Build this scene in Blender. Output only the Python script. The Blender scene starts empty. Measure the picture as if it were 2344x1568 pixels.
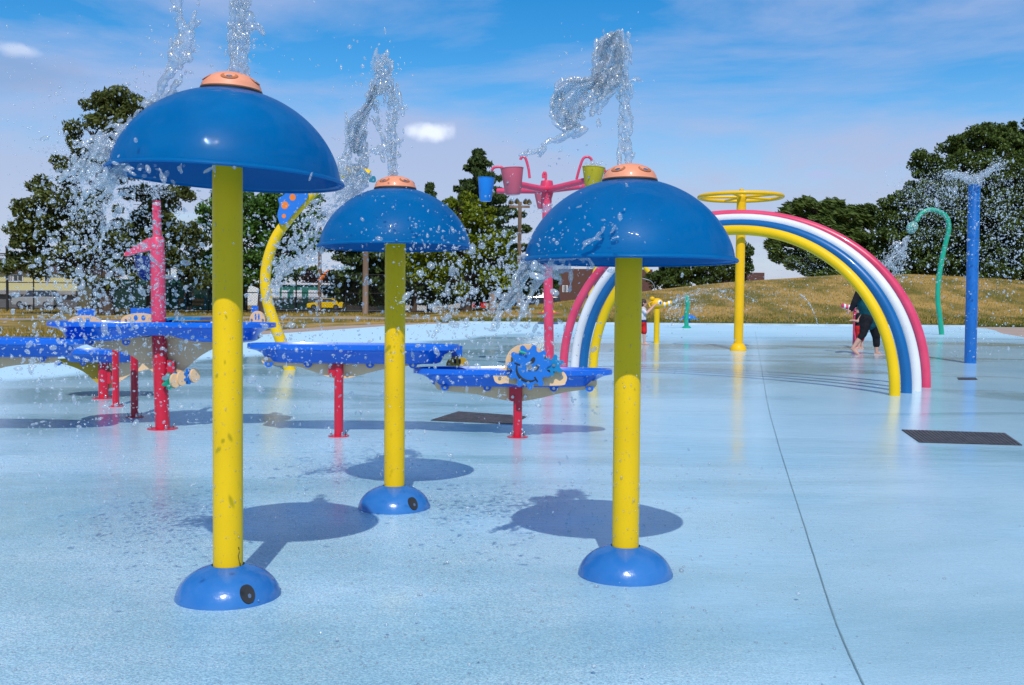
import bpy, math, random
import numpy as np
from mathutils import Vector, Matrix
R = math.radians
random.seed(7); rng = np.random.default_rng(11)
sc = bpy.context.scene
COL = sc.collection

# ------------------------------------------------------------------ camera
F = 2350.0; PW = 2343.0; PH = 1568.0            # focal length and frame in "survey" pixels
CAMZ = 1.16; PITCH = math.atan(81 / F); ROLL = .008
cam_d = bpy.data.cameras.new('camera'); cam = bpy.data.objects.new('camera', cam_d); COL.objects.link(cam)
cam_d.sensor_width = 36; cam_d.lens = 36 * F / PW; cam_d.clip_end = 3000; cam_d.clip_start = .05
CM = Matrix.Rotation(math.pi / 2 - PITCH, 4, 'X') @ Matrix.Rotation(ROLL, 4, 'Z')
cam.matrix_world = Matrix.Translation((0, 0, CAMZ)) @ CM
sc.camera = cam
cam_d.dof.use_dof = False

def ray(x, y):
    return (CM.to_3x3() @ Vector(((x - PW / 2) / F, -(y - PH / 2) / F, -1)))
# ------------------------------------------------------------------ world and sun
SUN_EL = 50.0; SUN_AZ = 1.5      # sun behind the camera, slightly to the right
w = bpy.data.worlds.new('World'); sc.world = w; w.use_nodes = True
nt = w.node_tree; nt.nodes.clear()
def N(nt, t, **k):
    n = nt.nodes.new(t)
    for a, b in k.items():
        if a.startswith('i_'): n.inputs[a[2:].replace('_', ' ')].default_value = b
        else: setattr(n, a, b)
    return n
out = N(nt, 'ShaderNodeOutputWorld'); bg = N(nt, 'ShaderNodeBackground'); bg.inputs[1].default_value = .15
sky = N(nt, 'ShaderNodeTexSky'); sky.sky_type = 'NISHITA'; sky.sun_disc = False
sky.sun_elevation = R(SUN_EL); sky.sun_rotation = R(180 - SUN_AZ)
sky.air_density = 1.0; sky.dust_density = .35; sky.ozone_density = 3.0
hs = N(nt, 'ShaderNodeHueSaturation'); hs.inputs['Saturation'].default_value = 1.48; hs.inputs['Value'].default_value = .76
nt.links.new(sky.outputs[0], hs.inputs['Color'])
tc = N(nt, 'ShaderNodeTexCoord'); mp = N(nt, 'ShaderNodeMapping')
mp.inputs['Scale'].default_value = (1.3, 1.0, 5.2); mp.inputs['Rotation'].default_value = (0, R(9), R(12))
nt.links.new(tc.outputs['Generated'], mp.inputs[0])
n1 = N(nt, 'ShaderNodeTexNoise'); n1.inputs['Scale'].default_value = 1.7; n1.inputs['Detail'].default_value = 9; n1.inputs['Roughness'].default_value = .58; n1.inputs['Distortion'].default_value = .35
nt.links.new(mp.outputs[0], n1.inputs['Vector'])
cr = N(nt, 'ShaderNodeValToRGB'); cr.color_ramp.elements[0].position = .43; cr.color_ramp.elements[1].position = .60
cr.color_ramp.elements[0].color = (0, 0, 0, 1); cr.color_ramp.elements[1].color = (.78, .78, .78, 1)
nt.links.new(n1.outputs[0], cr.inputs[0])
# height of the view direction: the veil thickens towards the horizon
sx = N(nt, 'ShaderNodeSeparateXYZ'); nt.links.new(tc.outputs['Generated'], sx.inputs[0])
mr = N(nt, 'ShaderNodeMapRange'); mr.inputs[1].default_value = 0.0; mr.inputs[2].default_value = .22; mr.inputs[3].default_value = .72; mr.inputs[4].default_value = .0
nt.links.new(sx.outputs[2], mr.inputs[0])
mx0 = N(nt, 'ShaderNodeMath', operation='MAXIMUM'); ad = N(nt, 'ShaderNodeMath', operation='ADD')
nt.links.new(cr.outputs[0], ad.inputs[0]); nt.links.new(mr.outputs[0], ad.inputs[1])
mn = N(nt, 'ShaderNodeMath', operation='MINIMUM'); mn.inputs[1].default_value = .92; nt.links.new(ad.outputs[0], mn.inputs[0])
mix = N(nt, 'ShaderNodeMix'); mix.data_type = 'RGBA'
nt.links.new(mn.outputs[0], mix.inputs['Factor']); nt.links.new(hs.outputs[0], mix.inputs[6]); vr = N(nt, 'ShaderNodeValToRGB'); vr.color_ramp.elements[0].color = (.46, .50, .62, 1); vr.color_ramp.elements[0].position = .0; vr.color_ramp.elements[1].color = (.335, .425, .66, 1); vr.color_ramp.elements[1].position = .2; nt.links.new(sx.outputs[2], vr.inputs[0])
vm = N(nt, 'ShaderNodeVectorMath', operation='SCALE'); vm.inputs['Scale'].default_value = 6.6; nt.links.new(vr.outputs[0], vm.inputs[0]); nt.links.new(vm.outputs[0], mix.inputs[7])
# three small clouds low in the sky, each an uneven puff round its own direction
prev = mix.outputs[2]
def cloudlet(px, py, rx, ry, colour, dens):
    global prev
    L = nt.links; d = ray(px, py).normalized()
    sb = N(nt, 'ShaderNodeVectorMath', operation='SUBTRACT'); sb.inputs[1].default_value = d; L.new(tc.outputs['Generated'], sb.inputs[0])
    nz = N(nt, 'ShaderNodeTexNoise'); nz.inputs['Scale'].default_value = 1.1 * F / rx; nz.inputs['Detail'].default_value = 5; L.new(tc.outputs['Generated'], nz.inputs['Vector'])
    sc_ = N(nt, 'ShaderNodeVectorMath', operation='MULTIPLY'); sc_.inputs[1].default_value = (F / rx, F / rx, F / ry); L.new(sb.outputs[0], sc_.inputs[0])
    ln = N(nt, 'ShaderNodeVectorMath', operation='LENGTH'); L.new(sc_.outputs[0], ln.inputs[0])
    ma = N(nt, 'ShaderNodeMath', operation='MULTIPLY_ADD'); ma.inputs[1].default_value = 1.5; L.new(nz.outputs[0], ma.inputs[0]); L.new(ln.outputs['Value'], ma.inputs[2])
    mp_ = N(nt, 'ShaderNodeMapRange'); mp_.interpolation_type = 'SMOOTHSTEP'; mp_.inputs[1].default_value = 1.85; mp_.inputs[2].default_value = 1.05; mp_.inputs[4].default_value = dens; L.new(ma.outputs[0], mp_.inputs[0])
    mm_ = N(nt, 'ShaderNodeMix'); mm_.data_type = 'RGBA'; L.new(mp_.outputs[0], mm_.inputs['Factor']); L.new(prev, mm_.inputs[6]); mm_.inputs[7].default_value = (*colour, 1); prev = mm_.outputs[2]
for args in ((980, 302, 62, 24, (5.2, 5.6, 6.4), .9), (45, 114, 60, 18, (4.2, 4.6, 5.6), .6), (60, 165, 120, 50, (1.6, 2.1, 3.3), .45), (1872, 400, 46, 12, (2.6, 3.0, 4.6), .6)): cloudlet(*args)
nt.links.new(prev, bg.inputs[0]); nt.links.new(bg.outputs[0], out.inputs[0])

sl = bpy.data.lights.new('sun', 'SUN'); sun = bpy.data.objects.new('sun', sl); COL.objects.link(sun)
sl.energy = 2.9; sl.angle = R(.5); sl.color = (1, .95, .86)
az = R(SUN_AZ)
sdir = Vector((math.sin(az) * math.cos(R(SUN_EL)), -math.cos(az) * math.cos(R(SUN_EL)), math.sin(R(SUN_EL))))
sun.rotation_euler = sdir.to_track_quat('Z', 'Y').to_euler(); sun.location = sdir * 30
sc.view_settings.view_transform = 'Standard'; sc.view_settings.look = 'None'; sc.view_settings.gamma = 1
sc.view_settings.exposure = 0.28
sc.cycles.use_denoising = True; sc.cycles.max_bounces = 10; sc.cycles.transmission_bounces = 8; sc.cycles.transparent_max_bounces = 24
sc.cycles.diffuse_bounces = 3; sc.cycles.glossy_bounces = 4
sc.cycles.caustics_reflective = False; sc.cycles.caustics_refractive = False; sc.cycles.sample_clamp_indirect = 6

# ------------------------------------------------------------------ survey helpers
def P(x, y, Y):                      # point of the line of sight at distance Y
    d = ray(x, y); t = Y / d.y
    return Vector((d.x * t, Y, CAMZ + d.z * t))
CREST_Y = 62.0
crest_px = [(1100, 705), (1200, 700), (1300, 688), (1400, 676), (1480, 666), (1600, 652), (1700, 643), (1800, 637), (1900, 630), (2000, 628), (2100, 627), (2200, 633), (2343, 643), (2700, 655), (3300, 690)]
_c = [P(x, y, CREST_Y) for x, y in crest_px]
CX = np.array([c.x for c in _c]); CZ = np.array([c.z for c in _c])
def base_z(y): return .014 * min(max(0.0, y - 5), 57.0)
def gz(x, y):
    z = base_z(y)
    if y > 42.5 and x > -4:
        top = float(np.interp(x, CX, CZ)) - .8 
        if top > 0:
            u = (y - 42.5) / (CREST_Y - 42.5)
            s = (u * u * (3 - 2 * u)) if u < 1 else max(0.0, 1 - ((u - 1) / 2.5) ** 2)
            s = .35 * u + .65 * s if u < 1 else s
            z += top * s
    return z
def G(x, y):                         # where the line of sight meets the flat ground
    d = ray(x, y); Y = 5.0
    for _ in range(60):
        e = CAMZ - base_z(Y); Y = e / (-d.z) * d.y
    return Vector((d.x / d.y * Y, Y, base_z(Y)))

# ------------------------------------------------------------------ mesh helpers
class MB:
    def __init__(s): s.v = []; s.f = []; s.m = []
    def add(s, vs, fs, m=0):
        o = len(s.v); s.v.extend([tuple(v) for v in vs]); s.f.extend([tuple(i + o for i in f) for f in fs]); s.m.extend([m] * len(fs)); return s
    def box(s, a, b, m=0, M=None):
        vs = [Vector((x, y, z)) for z in (a[2], b[2]) for y in (a[1], b[1]) for x in (a[0], b[0])]
        if M is not None: vs = [M @ v for v in vs]
        return s.add(vs, [(0, 2, 3, 1), (4, 5, 7, 6), (0, 1, 5, 4), (2, 6, 7, 3), (0, 4, 6, 2), (1, 3, 7, 5)], m)
    def lathe(s, prof, seg=48, M=None, m=0, closed=False):
        vs = []; fs = []
        for r, z in prof:
            for k in range(seg):
                a = 2 * math.pi * k / seg; vs.append(Vector((r * math.cos(a), r * math.sin(a), z)))
        n = len(prof)
        for i in range(n if closed else n - 1):
            j = (i + 1) % n
            for k in range(seg):
                l = (k + 1) % seg; fs.append((i * seg + k, i * seg + l, j * seg + l, j * seg + k))
        if not closed:
            if prof[0][0] > 1e-4: fs.append(tuple(reversed(range(seg))))
            if prof[-1][0] > 1e-4: fs.append(tuple(range((n - 1) * seg, n * seg)))
        if M is not None: vs = [M @ v for v in vs]
        return s.add(vs, fs, m)
    def tube(s, pts, rad, seg=20, m=0, caps=True, closed=False):
        pts = [Vector(p) for p in pts]; n = len(pts)
        if not hasattr(rad, '__len__'): rad = [rad] * n
        vs = []; fs = []; up = None
        for i in range(n):
            if closed: t = pts[(i + 1) % n] - pts[i - 1]
            else: t = pts[min(i + 1, n - 1)] - pts[max(i - 1, 0)]
            t = t.normalized() if t.length > 1e-9 else Vector((0, 0, 1))
            if up is None: up = t.orthogonal().normalized()
            up = (up - t * up.dot(t)).normalized(); q = t.cross(up)
            for k in range(seg):
                a = 2 * math.pi * k / seg; vs.append(pts[i] + (up * math.cos(a) + q * math.sin(a)) * rad[i])
        for i in range(n if closed else n - 1):
            j = (i + 1) % n
            for k in range(seg):
                l = (k + 1) % seg; fs.append((i * seg + k, i * seg + l, j * seg + l, j * seg + k))
        if caps and not closed: fs.append(tuple(reversed(range(seg)))); fs.append(tuple(range((n - 1) * seg, n * seg)))
        return s.add(vs, fs, m)
    def prism(s, out, t, M=None, m=0):       # outline in local xz, thickness t along y (centred)
        n = len(out); vs = [Vector((x, -t / 2, z)) for x, z in out] + [Vector((x, t / 2, z)) for x, z in out]
        fs = [tuple(range(n)), tuple(reversed(range(n, 2 * n)))] + [(i, i + n, (i + 1) % n + n, (i + 1) % n) for i in range(n)]
        if M is not None: vs = [M @ v for v in vs]
        return s.add(vs, fs, m)
    def ball(s, c, r, seg=16, m=0, M=None):
        c = Vector(c); r = Vector(r) if hasattr(r, '__len__') else Vector((r, r, r)); vs = []; fs = []; nr = seg // 2
        for i in range(nr + 1):
            p = math.pi * i / nr
            for k in range(seg):
                a = 2 * math.pi * k / seg; v = Vector((r.x * math.sin(p) * math.cos(a), r.y * math.sin(p) * math.sin(a), r.z * math.cos(p)))
                if M is not None: v = M @ v
                vs.append(c + v)
        for i in range(nr):
            for k in range(seg):
                l = (k + 1) % seg; fs.append((i * seg + k, (i + 1) * seg + k, (i + 1) * seg + l, i * seg + l))
        return s.add(vs, fs, m)
    def capsule(s, p0, p1, r0, r1, seg=12, m=0):
        p0 = Vector(p0); p1 = Vector(p1); s.tube([p0, p1], [r0, r1], seg, m); s.ball(p0, r0, seg, m); s.ball(p1, r1, seg, m); return s
    def build(s, name, mat, parent=None, smooth=40, loc=None):
        me = bpy.data.meshes.new(name); me.from_pydata(s.v, [], s.f)
        for mm in (mat if isinstance(mat, (list, tuple)) else [mat]): me.materials.append(mm)
        if any(s.m): me.polygons.foreach_set('material_index', s.m)
        if smooth:
            me.polygons.foreach_set('use_smooth', [True] * len(me.polygons)); me.update()
            try: me.set_sharp_from_angle(angle=R(smooth))
            except Exception: pass
        me.update()
        o = bpy.data.objects.new(name, me); COL.objects.link(o)
        if parent is not None: o.parent = parent
        if loc is not None: o.location = loc
        return o
def tag(o, label=None, cat=None, group=None, kind=None):
    if label: o['label'] = label
    if cat: o['category'] = cat
    if group: o['group'] = group
    if kind: o['kind'] = kind
    return o
def thing(name, label, cat, loc=(0, 0, 0), rz=0.0, group=None):
    o = bpy.data.objects.new(name, None); COL.objects.link(o); o.empty_display_size = .1
    o.location = loc; o.rotation_euler = (0, 0, rz)
    return tag(o, label, cat, group)
def copy_tree(o, parent=None):
    c = o.copy(); COL.objects.link(c); c.parent = parent
    for ch in [x for x in bpy.data.objects if x.parent == o]: copy_tree(ch, c)
    return c
def spline(pts, n=10):               # Catmull-Rom
    pts = [Vector(p) for p in pts]; q = [pts[0] * 2 - pts[1]] + pts + [pts[-1] * 2 - pts[-2]]; o = []
    for i in range(1, len(q) - 2):
        a, b, c, d = q[i - 1:i + 3]
        for k in range(n):
            t = k / n; o.append(.5 * ((2 * b) + (c - a) * t + (2 * a - 5 * b + 4 * c - d) * t * t + (3 * b - a - 3 * c + d) * t ** 3))
    o.append(pts[-1]); return o

# ------------------------------------------------------------------ materials
def srgb(r, g, b):
    f = lambda c: (c / 255) / 12.92 if c / 255 <= .04045 else ((c / 255 + .055) / 1.055) ** 2.4
    return (f(r), f(g), f(b), 1)
MATS = {}
def mat(name, col, rough=.5, var=.12, scale=6., bump=0., metal=0., coat=0., col2=None, spec=.5, obj_coord=True, detail=5, bscale=None, sat_island=False, transl=0., stretch=None, ramp=(.35, .65)):
    m = bpy.data.materials.new(name); m.use_nodes = True; nt = m.node_tree; p = nt.nodes['Principled BSDF']
    tc = N(nt, 'ShaderNodeTexCoord'); no = N(nt, 'ShaderNodeTexNoise'); no.inputs['Scale'].default_value = scale; no.inputs['Detail'].default_value = detail
    vec = tc.outputs['Object']
    if stretch:
        mp = N(nt, 'ShaderNodeMapping'); mp.inputs['Scale'].default_value = stretch; nt.links.new(vec, mp.inputs[0]); vec = mp.outputs[0]
    nt.links.new(vec, no.inputs['Vector'])
    cr = N(nt, 'ShaderNodeValToRGB'); c = col[:3]; c2 = col2[:3] if col2 else tuple(x * (1 - var * 1.6) for x in c)
    cr.color_ramp.elements[0].color = (*c2, 1); cr.color_ramp.elements[1].color = (*[min(1, x * (1 + (0 if col2 else var * .6))) for x in c], 1)
    cr.color_ramp.elements[0].position, cr.color_ramp.elements[1].position = ramp
    fac = no.outputs[0]
    if sat_island:
        ge = N(nt, 'ShaderNodeNewGeometry'); mm = N(nt, 'ShaderNodeMath', operation='MULTIPLY_ADD'); mm.inputs[1].default_value = .45; 
        nt.links.new(ge.outputs['Random Per Island'], mm.inputs[0])
        m2 = N(nt, 'ShaderNodeMath', operation='MULTIPLY'); m2.inputs[1].default_value = .55; nt.links.new(no.outputs[0], m2.inputs[0]); nt.links.new(m2.outputs[0], mm.inputs[2]); fac = mm.outputs[0]
    nt.links.new(fac, cr.inputs[0]); nt.links.new(cr.outputs[0], p.inputs['Base Color'])
    p.inputs['Roughness'].default_value = rough; p.inputs['Metallic'].default_value = metal
    p.inputs['Coat Weight'].default_value = coat; p.inputs['Coat Roughness'].default_value = .06; p.inputs['Specular IOR Level'].default_value = spec
    if bump:
        bn = N(nt, 'ShaderNodeTexNoise'); bn.inputs['Scale'].default_value = bscale or scale * 4; bn.inputs['Detail'].default_value = 6
        nt.links.new(vec, bn.inputs['Vector']); bu = N(nt, 'ShaderNodeBump'); bu.inputs['Strength'].default_value = bump; bu.inputs['Distance'].default_value = .02
        nt.links.new(bn.outputs[0], bu.inputs['Height']); nt.links.new(bu.outputs[0], p.inputs['Normal'])
    if transl:
        tr = N(nt, 'ShaderNodeBsdfTranslucent'); nt.links.new(cr.outputs[0], tr.inputs[0]); ms = N(nt, 'ShaderNodeMixShader'); ms.inputs[0].default_value = transl
        o = nt.nodes['Material Output']; nt.links.new(p.outputs[0], ms.inputs[1]); nt.links.new(tr.outputs[0], ms.inputs[2]); nt.links.new(ms.outputs[0], o.inputs[0])
    MATS[name] = m; return m
def scuffed(name, col, dark=(.12, .09, .02), rough=.32, coat=.25, amount=.035, fade=None, fadeamt=0., scale=9., bump=.03, spec=.45):
    """painted pipe or plastic: paint, a little unevenness, scattered scuffs"""
    m = bpy.data.materials.new(name); m.use_nodes = True; nt = m.node_tree; p = nt.nodes['Principled BSDF']
    tc = N(nt, 'ShaderNodeTexCoord'); mp = N(nt, 'ShaderNodeMapping'); mp.inputs['Scale'].default_value = (1.6, 1.6, .55)
    nt.links.new(tc.outputs['Object'], mp.inputs[0])
    n1 = N(nt, 'ShaderNodeTexNoise'); n1.inputs['Scale'].default_value = scale; n1.inputs['Detail'].default_value = 9; n1.inputs['Roughness'].default_value = .62
    nt.links.new(mp.outputs[0], n1.inputs['Vector'])
    r1 = N(nt, 'ShaderNodeValToRGB'); r1.color_ramp.elements[0].position = .68 - amount; r1.color_ramp.elements[1].position = .735 - amount
    r1.color_ramp.elements[1].color = (.75, .75, .75, 1); nt.links.new(n1.outputs[0], r1.inputs[0])
    n2 = N(nt, 'ShaderNodeTexNoise'); n2.inputs['Scale'].default_value = 2.3; n2.inputs['Detail'].default_value = 4; nt.links.new(tc.outputs['Object'], n2.inputs['Vector'])
    r2 = N(nt, 'ShaderNodeValToRGB'); f = fade or col
    r2.color_ramp.elements[0].color = (*[c * .86 for c in col[:3]], 1); r2.color_ramp.elements[0].position = .3
    r2.color_ramp.elements[1].color = (*[c * (1 - fadeamt) + d * fadeamt for c, d in zip(col[:3], f[:3])], 1); r2.color_ramp.elements[1].position = .7
    nt.links.new(n2.outputs[0], r2.inputs[0])
    mx = N(nt, 'ShaderNodeMix'); mx.data_type = 'RGBA'; nt.links.new(r1.outputs[0], mx.inputs['Factor']); nt.links.new(r2.outputs[0], mx.inputs[6]); mx.inputs[7].default_value = (*dark, 1)
    nt.links.new(mx.outputs[2], p.inputs['Base Color'])
    rr = N(nt, 'ShaderNodeMapRange'); rr.inputs[3].default_value = rough * .75; rr.inputs[4].default_value = rough * 1.4; nt.links.new(n2.outputs[0], rr.inputs[0]); nt.links.new(rr.outputs[0], p.inputs['Roughness'])
    p.inputs['Coat Weight'].default_value = coat; p.inputs['Coat Roughness'].default_value = .08
    bu = N(nt, 'ShaderNodeBump'); bu.inputs['Strength'].default_value = bump; bu.inputs['Distance'].default_value = .01
    n3 = N(nt, 'ShaderNodeTexNoise'); n3.inputs['Scale'].default_value = 40; nt.links.new(tc.outputs['Object'], n3.inputs['Vector']); nt.links.new(n3.outputs[0], bu.inputs['Height']); nt.links.new(bu.outputs[0], p.inputs['Normal'])
    p.inputs['Specular IOR Level'].default_value = spec; MATS[name] = m; return m
YEL = scuffed('yellow_paint', (.87, .55, .0), dark=(.4, .27, .02), amount=-.03, rough=.42, coat=.03, spec=.3)
YEL2 = scuffed('golden_paint', (.9, .50, .0), rough=.42, amount=-.1, coat=.05, spec=.3)
PINK = scuffed('pink_paint', (.72, .035, .11), dark=(.3, .02, .05), rough=.32, fade=(.8, .12, .22), fadeamt=.4, amount=0)
RED = scuffed('red_paint', (.62, .006, .035), dark=(.15, .01, .01), rough=.3, amount=.0)
WHITE = scuffed('white_paint', (.8, .8, .82), dark=(.4, .4, .4), rough=.3, amount=-.1)
BLUEP = scuffed('blue_paint', (.0, .12, .36), dark=(.02, .12, .25), rough=.35, amount=.0)
POSTB = scuffed('post_blue_paint', (.0, .13, .46), dark=(.02, .1, .3), rough=.4, amount=-.05)
TRAY = scuffed('blue_plastic', (.0, .13, .66), dark=(.0, .05, .35), rough=.28, coat=.3, amount=-.05)
GEAR = scuffed('gear_blue_plastic', (.01, .17, .62), dark=(.0, .08, .4), rough=.38, coat=.1, amount=-.1)
GEAR2 = scuffed('light_blue_plastic', (.0, .22, .5), dark=(.0, .08, .4), rough=.38, coat=.1, amount=-.1)
TEAL = scuffed('teal_paint', (.0, .36, .22), dark=(.0, .2, .12), rough=.4, amount=-.1)
TEALD = scuffed('dark_teal_plastic', (.0, .18, .27), dark=(.0, .1, .15), rough=.4, amount=-.1)
BUCKB = scuffed('bucket_blue', (.0, .22, .72), rough=.4, amount=-.2)
NAVY = scuffed('navy_plastic', (.005, .02, .17), rough=.4, amount=-.2)
CREAM = scuffed('cream_board', (.84, .55, .30), dark=(.5, .32, .18), rough=.45, coat=0, amount=-.05)
YBOARD = scuffed('mustard_board', (.55, .34, .01), rough=.45, coat=0, amount=-.05)
ORNG = scuffed('orange_plastic', (.82, .27, .12), dark=(.6, .3, .2), rough=.45, coat=.1, fade=(.9, .45, .3), fadeamt=.5, amount=0)
ORD = scuffed('orange_board', (.85, .2, .01), rough=.4, amount=-.1)
STEEL = mat('steel', (.55, .55, .56, 1), rough=.25, metal=1., var=.1)
BLACK = mat('black_rubber', (.012, .012, .014, 1), rough=.6)
DARK = mat('dark_hollow', (.02, .022, .025, 1), rough=.8)
def canopy_mat():
    m = bpy.data.materials.new('blue_fibreglass'); m.use_nodes = True; nt = m.node_tree; p = nt.nodes['Principled BSDF']
    tc = N(nt, 'ShaderNodeTexCoord'); n2 = N(nt, 'ShaderNodeTexNoise'); n2.inputs['Scale'].default_value = 2.6; n2.inputs['Detail'].default_value = 5; nt.links.new(tc.outputs['Object'], n2.inputs['Vector'])
    r = N(nt, 'ShaderNodeValToRGB'); r.color_ramp.elements[0].color = (0, .15, .36, 1); r.color_ramp.elements[1].color = (.0, .22, .48, 1); r.color_ramp.elements[0].position = .3; r.color_ramp.elements[1].position = .7
    nt.links.new(n2.outputs[0], r.inputs[0]); nt.links.new(r.outputs[0], p.inputs['Base Color'])
    p.inputs['Roughness'].default_value = .4; p.inputs['Specular IOR Level'].default_value = .1; p.inputs['Coat Weight'].default_value = .55; p.inputs['Coat Roughness'].default_value = .02
    # water running down the shell
    mp = N(nt, 'ShaderNodeMapping'); mp.inputs['Scale'].default_value = (9, 9, 2.5); nt.links.new(tc.outputs['Object'], mp.inputs[0])
    n3 = N(nt, 'ShaderNodeTexNoise'); n3.inputs['Scale'].default_value = 1.2; n3.inputs['Detail'].default_value = 5; nt.links.new(mp.outputs[0], n3.inputs['Vector'])
    bu = N(nt, 'ShaderNodeBump'); bu.inputs['Strength'].default_value = .5; bu.inputs['Distance'].default_value = .02; nt.links.new(n3.outputs[0], bu.inputs['Height']); nt.links.new(bu.outputs[0], p.inputs['Coat Normal'])
    tr = N(nt, 'ShaderNodeBsdfTranslucent'); tr.inputs[0].default_value = (0, .42, .8, 1); ms = N(nt, 'ShaderNodeMixShader'); ms.inputs[0].default_value = .5
    o = nt.nodes['Material Output']; nt.links.new(p.outputs[0], ms.inputs[1]); nt.links.new(tr.outputs[0], ms.inputs[2]); nt.links.new(ms.outputs[0], o.inputs[0])
    return m
CAN = canopy_mat()
def pad_mat():
    m = bpy.data.materials.new('wet_blue_coating'); m.use_nodes = True; nt = m.node_tree; p = nt.nodes['Principled BSDF']; L = nt.links
    tc = N(nt, 'ShaderNodeTexCoord'); O = tc.outputs['Object']
    def noise(scale, detail=4, rough=.5, st=(1, 1, 1), dist=0):
        mp = N(nt, 'ShaderNodeMapping'); mp.inputs['Scale'].default_value = st; L.new(O, mp.inputs[0])
        n = N(nt, 'ShaderNodeTexNoise'); n.inputs['Scale'].default_value = scale; n.inputs['Detail'].default_value = detail; n.inputs['Roughness'].default_value = rough; n.inputs['Distortion'].default_value = dist
        L.new(mp.outputs[0], n.inputs['Vector']); return n.outputs[0]
    def ramp(src, a, b, ca=(0, 0, 0, 1), cb=(1, 1, 1, 1)):
        r = N(nt, 'ShaderNodeValToRGB'); r.color_ramp.elements[0].position = a; r.color_ramp.elements[1].position = b; r.color_ramp.elements[0].color = ca; r.color_ramp.elements[1].color = cb
        L.new(src, r.inputs[0]); return r.outputs[0]
    tone = ramp(noise(.5, 6, .6), .3, .7, (.32, .55, .68, 1), (.44, .66, .77, 1))
    grain = ramp(noise(120, 4, .75), .41, .59, (.70, .75, .80, 1), (1.34, 1.28, 1.2, 1))
    mg = N(nt, 'ShaderNodeMix'); mg.data_type = 'RGBA'; mg.blend_type = 'MULTIPLY'; sx0 = N(nt, 'ShaderNodeSeparateXYZ'); L.new(O, sx0.inputs[0]); xa = N(nt, 'ShaderNodeMath', operation='MULTIPLY_ADD'); xa.inputs[1].default_value = 2.4; L.new(noise(.7, 3), xa.inputs[0]); L.new(sx0.outputs[0], xa.inputs[2])
    ya = N(nt, 'ShaderNodeMath', operation='MULTIPLY_ADD'); ya.inputs[1].default_value = .28; L.new(sx0.outputs[1], ya.inputs[0]); L.new(xa.outputs[0], ya.inputs[2])
    sm_ = N(nt, 'ShaderNodeMapRange'); sm_.inputs[1].default_value = 3.2; sm_.inputs[2].default_value = 2.2; sm_.inputs[3].default_value = .22; L.new(ya.outputs[0], sm_.inputs[0]); L.new(sm_.outputs[0], mg.inputs['Factor']); L.new(tone, mg.inputs[6]); L.new(grain, mg.inputs[7])
    speck = ramp(noise(190, 2, .6), .56, .63, (0, 0, 0, 1), (.75, .75, .75, 1)); spm = N(nt, 'ShaderNodeMath', operation='MULTIPLY'); L.new(speck, spm.inputs[0]); L.new(sm_.outputs[0], spm.inputs[1])
    clus = ramp(noise(6, 4, .6), .42, .62, (.12, .12, .12, 1), (1, 1, 1, 1)); sp2 = N(nt, 'ShaderNodeMath', operation='MULTIPLY'); L.new(spm.outputs[0], sp2.inputs[0]); L.new(clus, sp2.inputs[1])
    ms_ = N(nt, 'ShaderNodeMix'); ms_.data_type = 'RGBA'; L.new(sp2.outputs[0], ms_.inputs['Factor']); L.new(mg.outputs[2], ms_.inputs[6]); ms_.inputs[7].default_value = (.82, .86, .88, 1)
    # standing water: large soft patches, deeper mirror like film; darker tint also paints in reflected trees
    pud = ramp(noise(.30, 6, .58, (.5, 1.15, 1), .8), .49, .60)
    mp2 = N(nt, 'ShaderNodeMix'); mp2.data_type = 'RGBA'; mp2.blend_type = 'MULTIPLY'; L.new(pud, mp2.inputs['Factor']); L.new(ms_.outputs[2], mp2.inputs[6]); mp2.inputs[7].default_value = (.66, .77, .78, 1)
    # dry bleached apron along the outer edge (distance from the wet centre)
    sx = N(nt, 'ShaderNodeSeparateXYZ'); L.new(O, sx.inputs[0])
    wob = noise(.25, 3)
    # edge coordinate: x + .25*y style line on the left side, y far edge
    a1 = N(nt, 'ShaderNodeMath', operation='MULTIPLY_ADD'); a1.inputs[1].default_value = .42; L.new(sx.outputs[1], a1.inputs[0]); 
    neg = N(nt, 'ShaderNodeMath', operation='MULTIPLY'); neg.inputs[1].default_value = -1.0; L.new(sx.outputs[0], neg.inputs[0]); L.new(neg.outputs[0], a1.inputs[2])
    a2 = N(nt, 'ShaderNodeMath', operation='MULTIPLY_ADD'); a2.inputs[1].default_value = 2.5; L.new(wob, a2.inputs[0]); L.new(a1.outputs[0], a2.inputs[2])
    dry = N(nt, 'ShaderNodeMapRange'); dry.inputs[1].default_value = 13.6; dry.inputs[2].default_value = 14.4; L.new(a2.outputs[0], dry.inputs[0])
    far = N(nt, 'ShaderNodeMapRange'); far.inputs[1].default_value = 26; far.inputs[2].default_value = 33; L.new(sx.outputs[1], far.inputs[0])
    fm = N(nt, 'ShaderNodeMath', operation='MULTIPLY'); fm.inputs[1].default_value = .75; L.new(far.outputs[0], fm.inputs[0])
    dm = N(nt, 'ShaderNodeMath', operation='MAXIMUM'); L.new(dry.outputs[0], dm.inputs[0]); L.new(fm.outputs[0], dm.inputs[1])
    mp3 = N(nt, 'ShaderNodeMix'); mp3.data_type = 'RGBA'; L.new(dm.outputs[0], mp3.inputs['Factor']); L.new(mp2.outputs[2], mp3.inputs[6]); mp3.inputs[7].default_value = (.5, .72, .82, 1)
    L.new(mp3.outputs[2], p.inputs['Base Color'])
    rw = N(nt, 'ShaderNodeMapRange'); rw.inputs[3].default_value = .16; rw.inputs[4].default_value = .045; L.new(pud, rw.inputs[0])
    rd = N(nt, 'ShaderNodeMix'); rd.data_type = 'FLOAT'; L.new(dm.outputs[0], rd.inputs['Factor']); L.new(rw.outputs[0], rd.inputs[2]); rd.inputs[3].default_value = .55
    L.new(rd.outputs[0], p.inputs['Roughness']); p.inputs['IOR'].default_value = 1.36
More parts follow.
